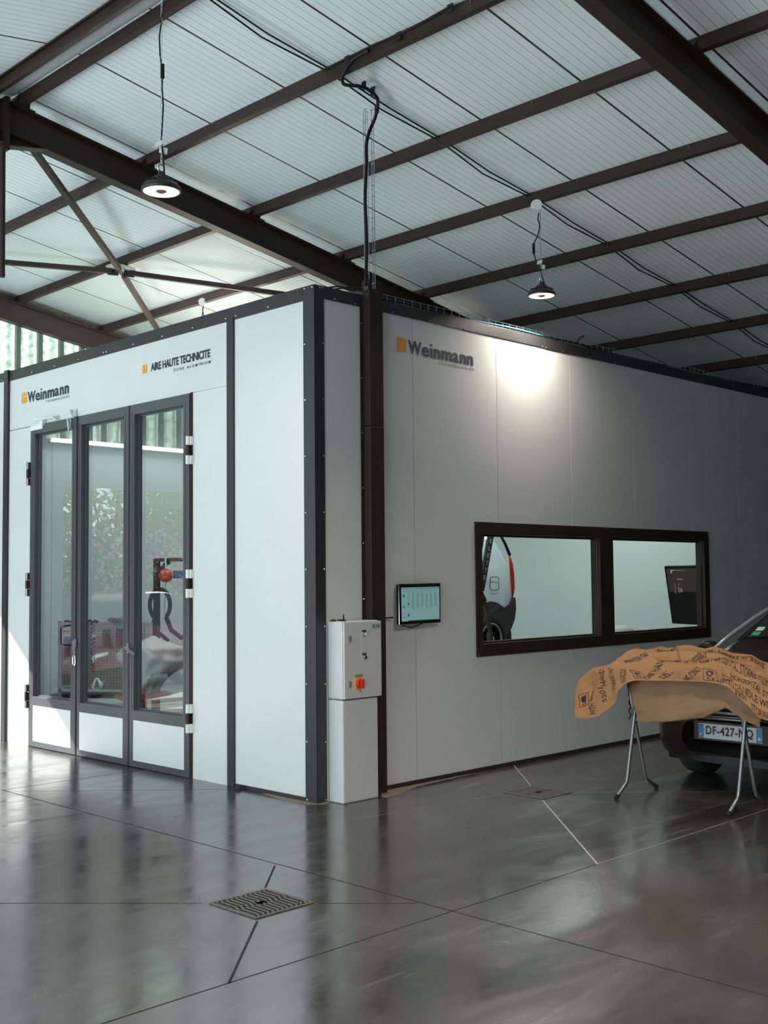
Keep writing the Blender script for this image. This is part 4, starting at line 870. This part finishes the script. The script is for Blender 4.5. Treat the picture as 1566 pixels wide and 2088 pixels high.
# large dark monitor on a stand inside the booth
t = thing('diagnostic_screen', 'large dark screen inside the booth at the right end of the side window', 'screen', (7.5, 1.2, 0))
A_, B_, C_, D_ = Vector((7.30,1.49,1.765)), Vector((7.22,0.62,1.765)), Vector((7.35,0.62,1.01)), Vector((7.46,1.49,1.027))
nn = (B_-A_).cross(D_-A_).normalized(); nn = -nn if nn.x > 0 else nn
def dq(u, v, n=0.0): return A_+(B_-A_)*u+(D_-A_)*v+((C_-D_)-(B_-A_))*u*v+nn*n
b = MB(); b.prism([dq(0,0), dq(1,0), dq(1,1), dq(0,1)], nn*-0.05); b.build('screen_housing', M_BLACK, t)
def dquad(b, u0, v0, u1, v1, n=0.003): b.quad(dq(u0,v0,n), dq(u0,v1,n), dq(u1,v1,n), dq(u1,v0,n))
b = MB(); dquad(b, 0.03, 0.04, 0.97, 0.44, 0.002); b.build('lit_display', M_SCRB, t)
b = MB(); dquad(b, 0.10, 0.062, 0.16, 0.12); 
for k in range(6): dquad(b, 0.18+0.03*k, 0.068+0.003*(k%2), 0.20+0.03*k, 0.078)
for k in range(4): dquad(b, 0.16+0.035*k, 0.135, 0.18+0.035*k, 0.142)
for u0, v0, u1, v1 in ((0.20,0.36,0.208,0.46),(0.23,0.37,0.236,0.45),(0.245,0.385,0.25,0.45),(0.257,0.385,0.262,0.45),(0.215,0.30,0.222,0.33),(0.215,0.52,0.221,0.53)): dquad(b, u0, v0, u1, v1)
lettering(b, 'Experience', dq(0.205, 0.24, 0.004), (dq(1,0.2)-dq(0,0.2)), (dq(0.2,0)-dq(0.2,1)), 0.085, 0.028, off=0, bold=0.01)
b.build('display_text', M_SCRW, t)
b = MB(); dquad(b, 0.13, 0.30, 0.155, 0.48); b.build('display_picture', mat('dim_picture', (0.02,0.02,0.02), 0.3, emit=(0.14,0.10,0.10), estr=0.6), t)
b = MB(); b.box(7.46, 0.98, 0.0, 7.60, 1.12, 1.2); b.box(7.35, 0.75, 0, 7.75, 1.35, 0.05); b.build('stand', M_STEEL, t)
b = MB(); b.box(5.9, 1.2, 0, 6.5, 1.7, 0.98); b.ball((6.2, 1.45, 0.98), 0.17, (1.1, 1.0, 0.42), 16, 8); tag(b.build('covered_machine', M_FILM, smooth=True), 'low white covered machine showing at the sill of the right side window', 'machine')

# ------------------------------------------------------------------ inside, behind the doors
# fluorescent luminaires of the booth
def tube_lamp(x0, y0, x1, y1, z, label, power):
    t = thing('fluorescent_lamp', label, 'lamp', ((x0+x1)/2, (y0+y1)/2, z), 'fluorescent lamps in the booth')
    b = MB(); b.bar((x0, y0, z+0.045), (x1, y1, z+0.045), 0.16, 0.05); b.build('lamp_body', M_WHITE, t)
    d = (Vector((x1-x0, y1-y0, 0))).normalized(); s_ = Vector((-d.y, d.x, 0))*0.04
    for k in (-1, 1):
        b = MB(); b.tube([Vector((x0, y0, z))+s_*k+d*0.03, Vector((x1, y1, z))+s_*k-d*0.03], 0.013, 8); b.build('tube', M_TUBE, t)
    l = lamp('AREA', 'tube_glow', ((x0+x1)/2, (y0+y1)/2, z-0.03), power, (0.88, 1.0, 0.975), (0, 0, -1), shape='RECTANGLE', size=abs(x1-x0)+0.1, size_y=abs(y1-y0)+0.1); return t
tube_lamp(4.4, 4.9, 6.2, 4.9, 3.62, 'fluorescent lamp on the booth ceiling near the rear wall', 34)
tube_lamp(6.3, 2.6, 8.0, 2.6, 3.62, 'fluorescent lamp on the booth ceiling above the dark screen', 34)
tube_lamp(0.85, 5.55, 3.0, 5.55, 3.27, 'long fluorescent lamp on the booth rear wall seen high through the door glass', 2)
tube_lamp(0.9, 3.3, 2.5, 3.3, 3.62, 'unseen fluorescent lamp added on the booth ceiling to light the things behind the glazed doors', 30)  # added lamp, lights the interior things from the front
tube_lamp(3.2, 1.1, 4.8, 1.1, 3.62, 'fluorescent lamp on the booth ceiling close to the side window', 26)

# pegboard trolley
PB0 = Vector((0.98, 5.56, 0)); PB1 = Vector((1.62, 4.62, 0)); pu = (PB1-PB0).normalized(); pn = Vector((-pu.y*1.0, pu.x, 0)); pn = pn if pn.x < 0 else -pn
PW = (PB1-PB0).length
t = thing('pegboard_trolley', 'cream perforated tool board on a trolley behind the left and middle door glass', 'tool board', PB0)
def pp(u, z, n=0.0): return PB0+pu*u+Vector((0,0,z))+pn*n
b = MB(); b.prism([pp(0,0.42), pp(PW,0.42), pp(PW,1.18), pp(0,1.18)], pn*-0.02); b.m = 1
for i in range(30):
    for j in range(22):
        u = 0.03+i*0.0375; z = 0.45+j*0.033
        if u < PW-0.02: b.quad(pp(u,z,.001), pp(u+0.009,z,.001), pp(u+0.009,z+0.009,.001), pp(u,z+0.009,.001))
b.build('pegboard', [M_PEG, M_BLACK], t)
b = MB(); b.bar(pp(0.0,0.02,-.03), pp(0,1.19,-.03), 0.03, 0.03); b.bar(pp(PW,0.02,-.03), pp(PW,1.20,-.03), 0.03, 0.03); b.bar(pp(0,0.36,0.05), pp(PW,0.36,0.05), 0.30, 0.04); b.bar(pp(0,0.06,0), pp(PW,0.06,0), 0.3, 0.04); b.build('trolley_frame', M_BLACK, t)
b = MB(); b.bar(pp(0.45,0.90,0.04), pp(0.95,0.90,0.04), 0.07, 0.012); b.build('tool_shelf', M_TOOL, t)
for i, (u, z0, z1) in enumerate(((0.60, 0.91, 1.10), (0.76, 0.91, 1.105), (0.93, 0.62, 1.12), (0.14, 0.75, 1.02), (0.24, 0.72, 0.99))):
    b = MB(); b.bar(pp(u, z0, 0.04), pp(u, z1, 0.04), 0.075, 0.045, pn); b.m = 1; b.bar(pp(u+0.02, z0, 0.065), pp(u+0.02, z1-0.06, 0.065), 0.032, 0.02, pn); b.m = 0; b.bar(pp(u+0.03, z1-0.03, 0.06), pp(u+0.085, z1-0.08, 0.10), 0.010, 0.010)
    tag(b.build('body_clamp', [M_TOOL, M_MAROON]), ['grey and maroon clamp, left of the pair on the tool board shelf', 'grey and maroon clamp, right of the pair on the tool board shelf', 'long grey clamp at the right edge of the tool board', 'grey clamp hanging high at the left side of the tool board', 'grey clamp behind the black pull handle on the tool board'][i], 'clamp', 'clamps on the tool board')
b = MB(); 
for k in range(60):
    a = k*1.3; b.tube([pp(0.44+0.02*math.sin(a+q), 0.62+0.0095*k+0.004*q, 0.05+0.015*math.cos(a+q)) for q in range(3)], 0.006, 4)
tag(b.build('hanging_chain', M_MAROON), 'dark brown chain hanging on the tool board behind the middle door', 'chain')
b = MB()
for k in range(14): b.ball(pp(0.62+0.016*k, 1.205+0.018*math.sin(k*2.2), 0.0), 0.028, (1,1,0.8), 8, 5)
tag(b.build('plastic_roll', mat('dusty_plastic', (0.35,0.36,0.33), 0.3)), 'crumpled grey plastic lying on top of the tool board', 'plastic')
b = MB()
for k in range(14): b.ball(pp(0.08+0.03*k, 1.19+0.008*math.sin(k*2.7), 0.0), 0.018, (1,1,0.8), 8, 5)
tag(b.build('rag', M_STEEL), 'dark rags lying along the top edge of the tool board', 'rag')

# hoist frame with the spring balancer
t = thing('hoist_frame', 'dark steel frame with an arm holding a red balancer behind the right door glass', 'frame', (1.5, 4.35, 0))
HF = Vector((1.5, 4.355, 0)); hu = Vector((0.62, -0.78, 0)).normalized()
b = MB(); b.bar(HF, HF+Vector((0,0,1.89)), 0.055, 0.055, (1,0,0)); b.build('mast', M_STEEL, t)
b = MB(); b.bar(HF+Vector((0,0,1.875)), HF+hu*0.8+Vector((0,0,1.875)), 0.05, 0.04); b.bar(HF+Vector((0,0,1.72)), HF+hu*0.14+Vector((0,0,1.86)), 0.03, 0.05); b.build('boom', M_STEEL, t)
b = MB(); b.bar(HF+hu*0.15+Vector((0.05,0,1.71)), HF+hu*0.8+Vector((0.05,0,1.71)), 0.05, 0.085); b.build('lower_beam', M_PBLUE, t)
b = MB(); b.bar(HF+hu*0.8, HF+hu*0.8+Vector((0,0,1.89)), 0.055, 0.055, (1,0,0)); b.box(1.35,4.2,0,1.65,4.5,0.03); b.build('rear_mast', M_STEEL, t)
bc = HF+hu*0.155+Vector((-0.06,0,1.70))
t2 = thing('spring_balancer', 'round red spring balancer hanging by a chain from the dark frame', 'balancer', bc)
b = MB(); ax = Vector((-0.75,-0.6,0.1)).normalized(); b.lathe(bc, [(0,-0.045),(0.06,-0.045),(0.073,-0.025),(0.075,0.02),(0.055,0.045),(0.025,0.05),(0,0.05)], axis=ax, n=24); b.build('drum', M_RED, t2, smooth=True)
b = MB(); b.tube([bc+Vector((0,0,0.07)), bc+Vector((0.005,0,0.12)), bc+Vector((-0.004,0,0.16)), bc+Vector((0,0,0.20))], 0.010, 6); b.build('hook', M_ZINC, t2)
b = MB(); b.tube([bc+Vector((0,0,-0.07)), bc+Vector((-0.01,0,-0.27)), bc+Vector((-0.02,0,-0.42))], 0.003, 5); b.build('wire', M_BLACK, t2)
b = MB(); hc = HF+hu*0.08+Vector((-0.05,0,1.38)); b.tube([hc+hu*(0.115*math.cos(a))+Vector((0,0,0.17*math.sin(a)-(0.26 if False else 0))) for a in np.linspace(-0.9, PI+0.9, 24)], 0.024, 8)
b.tube([hc+hu*0.07+Vector((0,0,-0.13)), hc+hu*0.13+Vector((0,0,-0.28)), hc+hu*0.24+Vector((0,0,-0.36)), hc+hu*0.5+Vector((0,0,-0.35))], 0.026, 8)
b.tube([hc-hu*0.07+Vector((0,0,-0.13)), hc-hu*0.02+Vector((0,0,-0.30)), hc+hu*0.10+Vector((0,0,-0.40))], 0.022, 8)
tag(b.build('welding_cable', M_RUBBER, smooth=True), 'thick black cable looped over the dark hoist frame', 'cable')
# masking film heap on a small red trolley
rng = random.Random(3); b = MB(); c0 = Vector((1.16, 4.02, 0.0)); rows = []
for i in range(25):
    v = i/24; ring = []
    for j in range(36):
        a = 2*PI*j/36; rr = (0.08+0.21*math.sin(PI*(1-v)**0.7))*(1+0.45*noise.noise(Vector((math.cos(a)*1.6, math.sin(a)*1.6, v*3)))+0.30*noise.noise(Vector((math.cos(a)*5, math.sin(a)*5, v*6))))*(1-0.85*max(0, v-0.8)/0.2)
        ring.append(c0+Vector((math.cos(a)*rr*1.0+0.08*v, math.sin(a)*rr*1.15-0.0*v, 0.46+v*0.60)))
    rows.append(ring+[ring[0]])
b.grid(rows); tag(b.build('film_bundle', M_FILM, smooth=True), 'bundle of white masking film hanging behind the right door glass', 'film')
b = MB(); b.lathe((1.15, 4.08, 0.40), [(0.0,0.0),(0.26,0.0),(0.30,0.02),(0.30,0.05),(0.26,0.06),(0,0.06)], n=32); b.bar((1.15,4.08,0),(1.15,4.08,0.40),0.06,0.06); b.lathe((1.15,4.08,0),[(0.22,0),(0.2,0.03),(0,0.04)],n=20)
tag(b.build('round_stool', M_REDP), 'round red stool below the white masking film', 'stool')
b = MB(); b.box(2.25, 3.75, 0.0, 3.0, 4.5, 0.16); b.box(2.3, 3.8, 0.16, 2.95, 4.45, 0.95); tag(b.build('machine_cabinet', mat('dark_machine',(0.05,0.03,0.035),0.5)), 'dark welding machine behind the white masking film', 'machine')

# ------------------------------------------------------------------ outdoors, mirrored by the door glass
STP = [(0.00,0.34,0.52,0.60,0.45,0.40),(0.08,0.26,0.66,0.72,0.68,0.55),(0.5,0.20,0.80,0.88,0.80,0.64),(1.0,0.19,0.88,0.98,0.83,0.68),(1.8,0.19,0.93,1.40,0.84,0.58),(2.6,0.19,0.96,1.48,0.84,0.58),(3.3,0.20,0.98,1.42,0.83,0.56),(3.75,0.25,0.95,1.15,0.78,0.54),(3.9,0.3,0.8,0.88,0.7,0.5)]
hd = math.atan2(-1.0, 2.3)
pt, pstrip, PP = car('yard_car', 'crimson car outside in the yard, mirrored in the booth doors', (-1.75, 8.35, 0), hd, STP, M_PCAR, M_BLACK, [(0.80, 0.76), (3.15, 0.76)], 0.31)
pstrip([8, 9, 10, 11, 12, 13, 14], 1.05, 1.75, 'windscreen', 0.0, 0.006); pstrip([14, 15, 16], 1.3, 3.5, 'side_window', 0.008); pstrip([6, 7, 8], 1.3, 3.5, 'side_window', 0.008)

def foliage(name, label, c, sx, sy, z0, z1, n, size, mats, wts, group=None, trunk=True, cat='shrub', shape=2.0):
    t = thing(name, label, cat, (c[0], c[1], 0), group); b = MB(); rg = random.Random(int(c[0]*31+c[1]*17)+5)
    for k in range(n):
        while True:
            u, v, w_ = rg.uniform(-1, 1), rg.uniform(-1, 1), rg.uniform(-1, 1); rr = abs(u)**shape+abs(v)**shape+abs(w_)**shape
            if 0.25 < rr < 1: break
        p = Vector((c[0]+u*sx, c[1]+v*sy, (z0+z1)/2+w_*(z1-z0)/2)); p += Vector([0.18*noise.noise(p*1.7+Vector((k_*9, 0, 0))) for k_ in range(3)])
        d1 = Vector((rg.gauss(0,1), rg.gauss(0,1), rg.gauss(0,1))).normalized(); d2 = d1.orthogonal().normalized(); s_ = size*rg.uniform(0.6, 1.3)
        b.m = rg.choices(range(len(mats)), wts)[0]
        if b.m > 0: s_ *= 0.9; b.quad(p-d1*s_*0.6, p-d2*s_*0.6, p+d1*s_*0.6, p+d2*s_*0.6); b.quad(p-d2.cross(d1)*s_*0.6, p-d2*s_*0.6, p+d2.cross(d1)*s_*0.6, p+d2*s_*0.6)
        else: b.quad(p-d1*s_, p-d2*s_*0.35, p+d1*s_, p+d2*s_*0.35)
    b.build('foliage', mats, t)
    b = MB(); b.tube([(c[0], c[1], 0), (c[0]+0.05, c[1], z0+0.3*(z1-z0)), (c[0]-0.1, c[1]+0.1, z0+0.6*(z1-z0))], [0.09, 0.07, 0.03], 8)
    for q in (-1, 1): b.tube([(c[0], c[1], z0*0.5+0.2), (c[0]+q*sx*0.5, c[1], z0+0.6*(z1-z0))], [0.05, 0.02], 6)
    b.build('trunk', M_BARK, t); return t
spots = [(-3.9, 11.6), (-5.25, 11.9), (-6.6, 12.1), (-7.95, 12.3), (-9.3, 12.6), (-10.65, 13.0)]
lbs = ['flowering oleander nearest the right opening jamb, mirrored in the left door', 'flowering oleander second along the yard hedge, mirrored in the left door', 'flowering oleander mirrored in the middle door glass', 'flowering oleander mirrored between middle and right doors', 'flowering oleander mirrored in the right door glass', 'flowering oleander at the far end of the yard hedge']
for k, (x, y) in enumerate(spots): foliage('oleander_shrub', lbs[k], (x, y), 0.58, 0.8, 0.25, 2.75-0.08*(k % 3), 2600, 0.075, [M_LEAF, M_FLW, M_FLP], [0.62, 0.26 if k else 0.15, 0.12 if k not in (0, 2) else 0.22], 'oleander hedge in the yard')
for k, (x, y, h_, m) in enumerate(((-5.2, 17.5, 6.5, M_LEAF), (-9.7, 18.5, 7.5, M_LEAFY), (-14.2, 20.5, 8.0, M_LEAF), (-18.7, 19, 7.0, M_LEAF), (-0.7, 19, 7, M_LEAF))):
    foliage('yard_tree', ['dark green tree behind the oleander hedge', 'yellow green tree behind the oleander hedge', 'tall green tree at the left of the yard', 'green tree at the far left of the yard', 'green tree beyond the gable wall'][k], (x, y), 2.05, 2.0, 1.0, h_, 5200, 0.13, [m], [1], 'trees behind the yard', cat='tree')
b = MB(); b.box(-26, 24, 0, 12, 24.3, 3.0); struct(b.build('trim_2', mat('yard_wall', (0.35,0.36,0.30), 0.9, noise_amt=0.2)))

# ------------------------------------------------------------------ trestles and the wrapped bumper
tr = thing('folding_trestle', 'folding stand of bent grey steel tubes under the paper wrapped bumper', 'trestle', (1.87, -1.97, 0))
for y in (-1.52, -2.42):
    for pts in ([(1.585, 0.012), (1.722, 0.105), (1.745, 0.16), (1.862, 0.62), (1.93, 0.90)], [(2.175, 0.012), (2.035, 0.085), (2.010, 0.135), (1.872, 0.62), (1.80, 0.90)]):
        b = MB(); b.tube([(x, y+(0.011 if pts[0][0] > 2 else -0.011), z) for x, z in pts], 0.0145, 10); b.build('leg', M_GALV, tr, smooth=True)
        b = MB(); p_ = Vector((pts[0][0], y+(0.011 if pts[0][0] > 2 else -0.011), 0.012)); q_ = Vector((pts[1][0], p_.y, pts[1][1])); b.tube([p_-(q_-p_).normalized()*0.004, p_+(q_-p_)*0.16], 0.0175, 10); b.build('foot_cap', M_RUBBER, tr)
for x, z in ((1.93, 0.90), (1.80, 0.90)): b = MB(); b.tube([(x, -1.45, z), (x, -2.50, z)], 0.014, 8); b.build('cross_bar', M_GALV, tr)
b = MB(); b.tube([(1.867, -1.52, 0.62), (1.867, -2.42, 0.62)], 0.007, 8); b.build('cross_bar', M_GALV, tr)
b = MB(); b.tube([(1.84+0.012*math.sin(k*1.4), -1.50, 0.80-0.014*k) for k in range(18)], 0.006, 5); b.build('safety_chain', M_STEEL, tr)

# control net of the wrapped bumper: rows along the length, [x, y, z] from back edge over the top to the front hem
NET = [[[1.84, -1.0248, 0.7722], [1.78, -1.0471, 0.694], [1.72, -1.0743, 0.6174], [1.66, -1.1295, 0.5518]], [[1.86, -1.059, 0.8419], [1.78, -1.1412, 0.761], [1.7, -1.2312, 0.6607], [1.66, -1.3106, 0.5737]], [[1.9, -1.0927, 0.8911], [1.79, -1.2182, 0.833], [1.71, -1.343, 0.7567], [1.67, -1.4384, 0.6707]], [[1.96, -1.1497, 0.944], [1.81, -1.3191, 0.9123], [1.72, -1.4402, 0.8617], [1.67, -1.5324, 0.7939]], [[2.02, -1.2757, 1.0153], [1.82, -1.4516, 0.9854], [1.7, -1.5765, 0.9399], [1.67, -1.6325, 0.8724]], [[2.08, -1.4707, 1.0733], [1.82, -1.6508, 1.0201], [1.69, -1.7477, 0.9564], [1.67, -1.7996, 0.8819]], [[2.1, -1.727, 1.1117], [1.8, -1.9449, 1.0377], [1.68, -2.03, 0.9711], [1.67, -2.0495, 0.8925]], [[2.1, -1.9677, 1.1165], [1.78, -2.1934, 1.0391], [1.67, -2.2683, 0.97], [1.66, -2.2869, 0.8965]], [[2.08, -2.1783, 1.1107], [1.77, -2.3586, 1.0299], [1.66, -2.4079, 0.944], [1.65, -2.4329, 0.8586]], [[2.03, -2.4031, 1.0655], [1.76, -2.5176, 0.977], [1.65, -2.5425, 0.8721], [1.64, -2.566, 0.7615]], [[1.96, -2.5851, 1.0222], [1.74, -2.6552, 0.9121], [1.65, -2.6687, 0.8009], [1.64, -2.6664, 0.6768]], [[1.88, -2.7645, 0.9552], [1.72, -2.7965, 0.8628], [1.66, -2.8019, 0.7702], [1.64, -2.8016, 0.6682]], [[1.8, -2.8948, 0.8302], [1.72, -2.903, 0.7724], [1.67, -2.9047, 0.7285], [1.65, -2.8987, 0.6656]]]
NET = np.array(NET, float)
def cr(a, b_, c_, d_, s_): return 0.5*((2*b_)+(-a+c_)*s_+(2*a-5*b_+4*c_-d_)*s_**2+(-a+3*b_-3*c_+d_)*s_**3)
def netp(u, v):
    nu, nv = NET.shape[0]-1, NET.shape[1]-1; uu = min(max(u, 0), 1)*nu; vv_ = min(max(v, 0), 1)*nv; i = min(int(uu), nu-1); j = min(int(vv_), nv-1); su = uu-i; sv = vv_-j
    def row(i_):
        i_ = min(max(i_, 0), nu); r_ = NET[i_]; return cr(r_[max(j-1,0)], r_[j], r_[j+1], r_[min(j+2,nv)], sv)
    return cr(row(i-1), row(i), row(i+1), row(i+2), su)
def surf(u, v, off=0.0):
    p = Vector(netp(u, v)); e = 0.004; a = Vector(netp(u+e, v))-Vector(netp(u-e, v)); c_ = Vector(netp(u, v+e))-Vector(netp(u, v-e)); n = a.cross(c_).normalized()
    if n.dot(Vector((-0.6, -0.4, 0.7))) < 0: n = -n
    q = p*7.0
    k = 0.033*(0.4-abs(noise.noise(q*0.62))*2.4)+0.006*(0.4-abs(noise.noise(q*2.2+Vector((5,1,2))))*2)+0.022*noise.noise(Vector((u*9, v*2.0, 3.0)))
    return p+n*(k+off)
wr_ = thing('wrapped_bumper', 'arched car bumper wrapped in printed brown kraft paper lying on the trestle', 'bumper', (1.85, -1.95, 0.95))
NU, NV = 190, 70
b = MB(); b.grid([[surf(i/NU, j/NV) for j in range(NV+1)] for i in range(NU+1)]); b.build('paper_wrap', M_KRAFT, wr_, smooth=True, solid=0.003)
# pale inner sheet hanging below the hem
def sheet(u, v):
    hem = [(0.0, 0.855), (0.10, 0.87), (0.5, 0.90), (0.8, 0.90), (1.0, 0.80)]; low = [(0.0, 0.56), (0.10, 0.555), (0.3, 0.585), (0.55, 0.625), (0.72, 0.71), (0.85, 0.66), (1.0, 0.60)]
    y = -1.575+u*(-2.60+1.575); zt_ = np.interp(u, *zip(*hem)); zl = np.interp(u, *zip(*low)); z = zt_+(zl-zt_)*v
    x = 1.80-0.03*v+0.028*math.sin(u*9+v*2)*v+0.03*noise.noise(Vector((u*5, v*3, 1)))+0.018*abs(noise.noise(Vector((u*9+v*4, v*5, 7)))); return Vector((x, y+0.06*(1-u)*(1-v), z))
b = MB(); b.grid([[sheet(i/60, j/24) for j in range(25)] for i in range(61)]); b.build('inner_sheet', M_KRAFT2, wr_, smooth=True, solid=0.002)
b = MB()
def ptext(s_, u0, v0, du, dv, hu_, hv_):
    """text running along (du,dv) in net space, letters rising along (hu_,hv_)"""
    def sf(a, c_): return surf(u0+du*a+hu_*c_, v0+dv*a+hv_*c_, 0.0045)
    lettering(b, s_, None, None, None, 1, 1, surf=sf, bold=0.006)
for s_, u0, v0, du, dv, hu_, hv_ in (
    ('HORIZONTAL', .345, .42, .085, -.18, 0, -.11), ('STORING', .455, .20, .055, -.08, 0, -.10), ('HORIZONTAL STORING', .46, .52, .125, -.26, 0, -.10),
    ('5201', .590, .20, .035, -.02, 0, -.10), ('HANDLE WITH CARE', .64, .16, .17, .02, 0, -.10), ('WITH CARE', .515, .56, .075, -.16, 0, -.11),
    ('HORIZONTAL STORING ONLY', .60, .38, .24, .02, 0, -.10), ('HORIZONTAL STORING', .68, .56, .24, .02, 0, -.11), ('HANDLE WITH CARE', .70, .78, .27, -.02, 0, -.14),
    ('5201', .70, .92, .05, -.01, 0, -.12), ('STORING ONLY', .775, .965, .17, -.01, 0, -.13), ('HAN', .445, .72, .025, -.24, -.018, -.05),
    ('CARE', .405, .96, .030, -.20, -.018, -.06), ('5201', .455, .93, .030, -.16, -.018, -.06), ('NG ONLY', .520, .96, .045, -.34, -.018, -.06),
    ('HAN', .620, .96, .030, -.16, -.014, -.08), ('HANDLE', .205, .60, .060, -.40, -.022, -.06), ('WITH CARE', .095, .93, .035, -.52, -.026, -.04),
    ('5201', .165, .84, .022, -.26, -.022, -.05), ('STORING ONLY', .235, .88, .055, -.52, -.020, -.06), ('HANDLE', .30, .95, .03, -.34, -.016, -.06)):
    b = MB(); ptext(s_, u0, v0, du, dv, hu_, hv_); b.build('printed_lettering', M_INK, wr_)
def pquad(u0, v0, u1, v1, thick=0.004):
    P4 = [(u0,v0),(u1,v0),(u1,v1),(u0,v1)]
    for k in range(4):
        a, c_ = P4[k], P4[(k+1) % 4]; b.tube([surf(a[0]+(c_[0]-a[0])*s_, a[1]+(c_[1]-a[1])*s_, 0.004) for s_ in np.linspace(0, 1, 6)], 0.0016, 4, caps=False)
for u0, v0 in ((0.035, 0.34), (0.345, 0.60), (0.640, 0.60), (0.565, 0.60)):
    b = MB(); pquad(u0, v0, u0+0.045, v0+0.30)
    def leafp(a, c_): return surf(u0+0.008+0.028*a, v0+0.04+0.15*c_, 0.0045)
    b.quad(leafp(0,0.5), leafp(0.3,0.1), leafp(1,0), leafp(0.9,0.5), leafp(0.6,1), leafp(0.1,0.9)); lettering(b, 'H', None, None, None, 1, 1, surf=lambda a, c_: surf(u0+0.012+0.02*a, v0+0.27-0.06*c_, 0.0045), bold=0.01); b.build('printed_symbol', M_INK, wr_)
b = MB(); b.grid([[surf(0.49+0.012*math.sin(s_*3)+0.006*w_, 0.02+0.36*s_, 0.006+0.006*(1 if w_ == 0.5 else 0)) for w_ in (0, 0.5, 1)] for s_ in np.linspace(0, 1, 16)]); b.build('tape_strip', M_KRAFT2, wr_, smooth=True)

for o in bpy.data.objects:
    if '_o' in o: del o['_o']
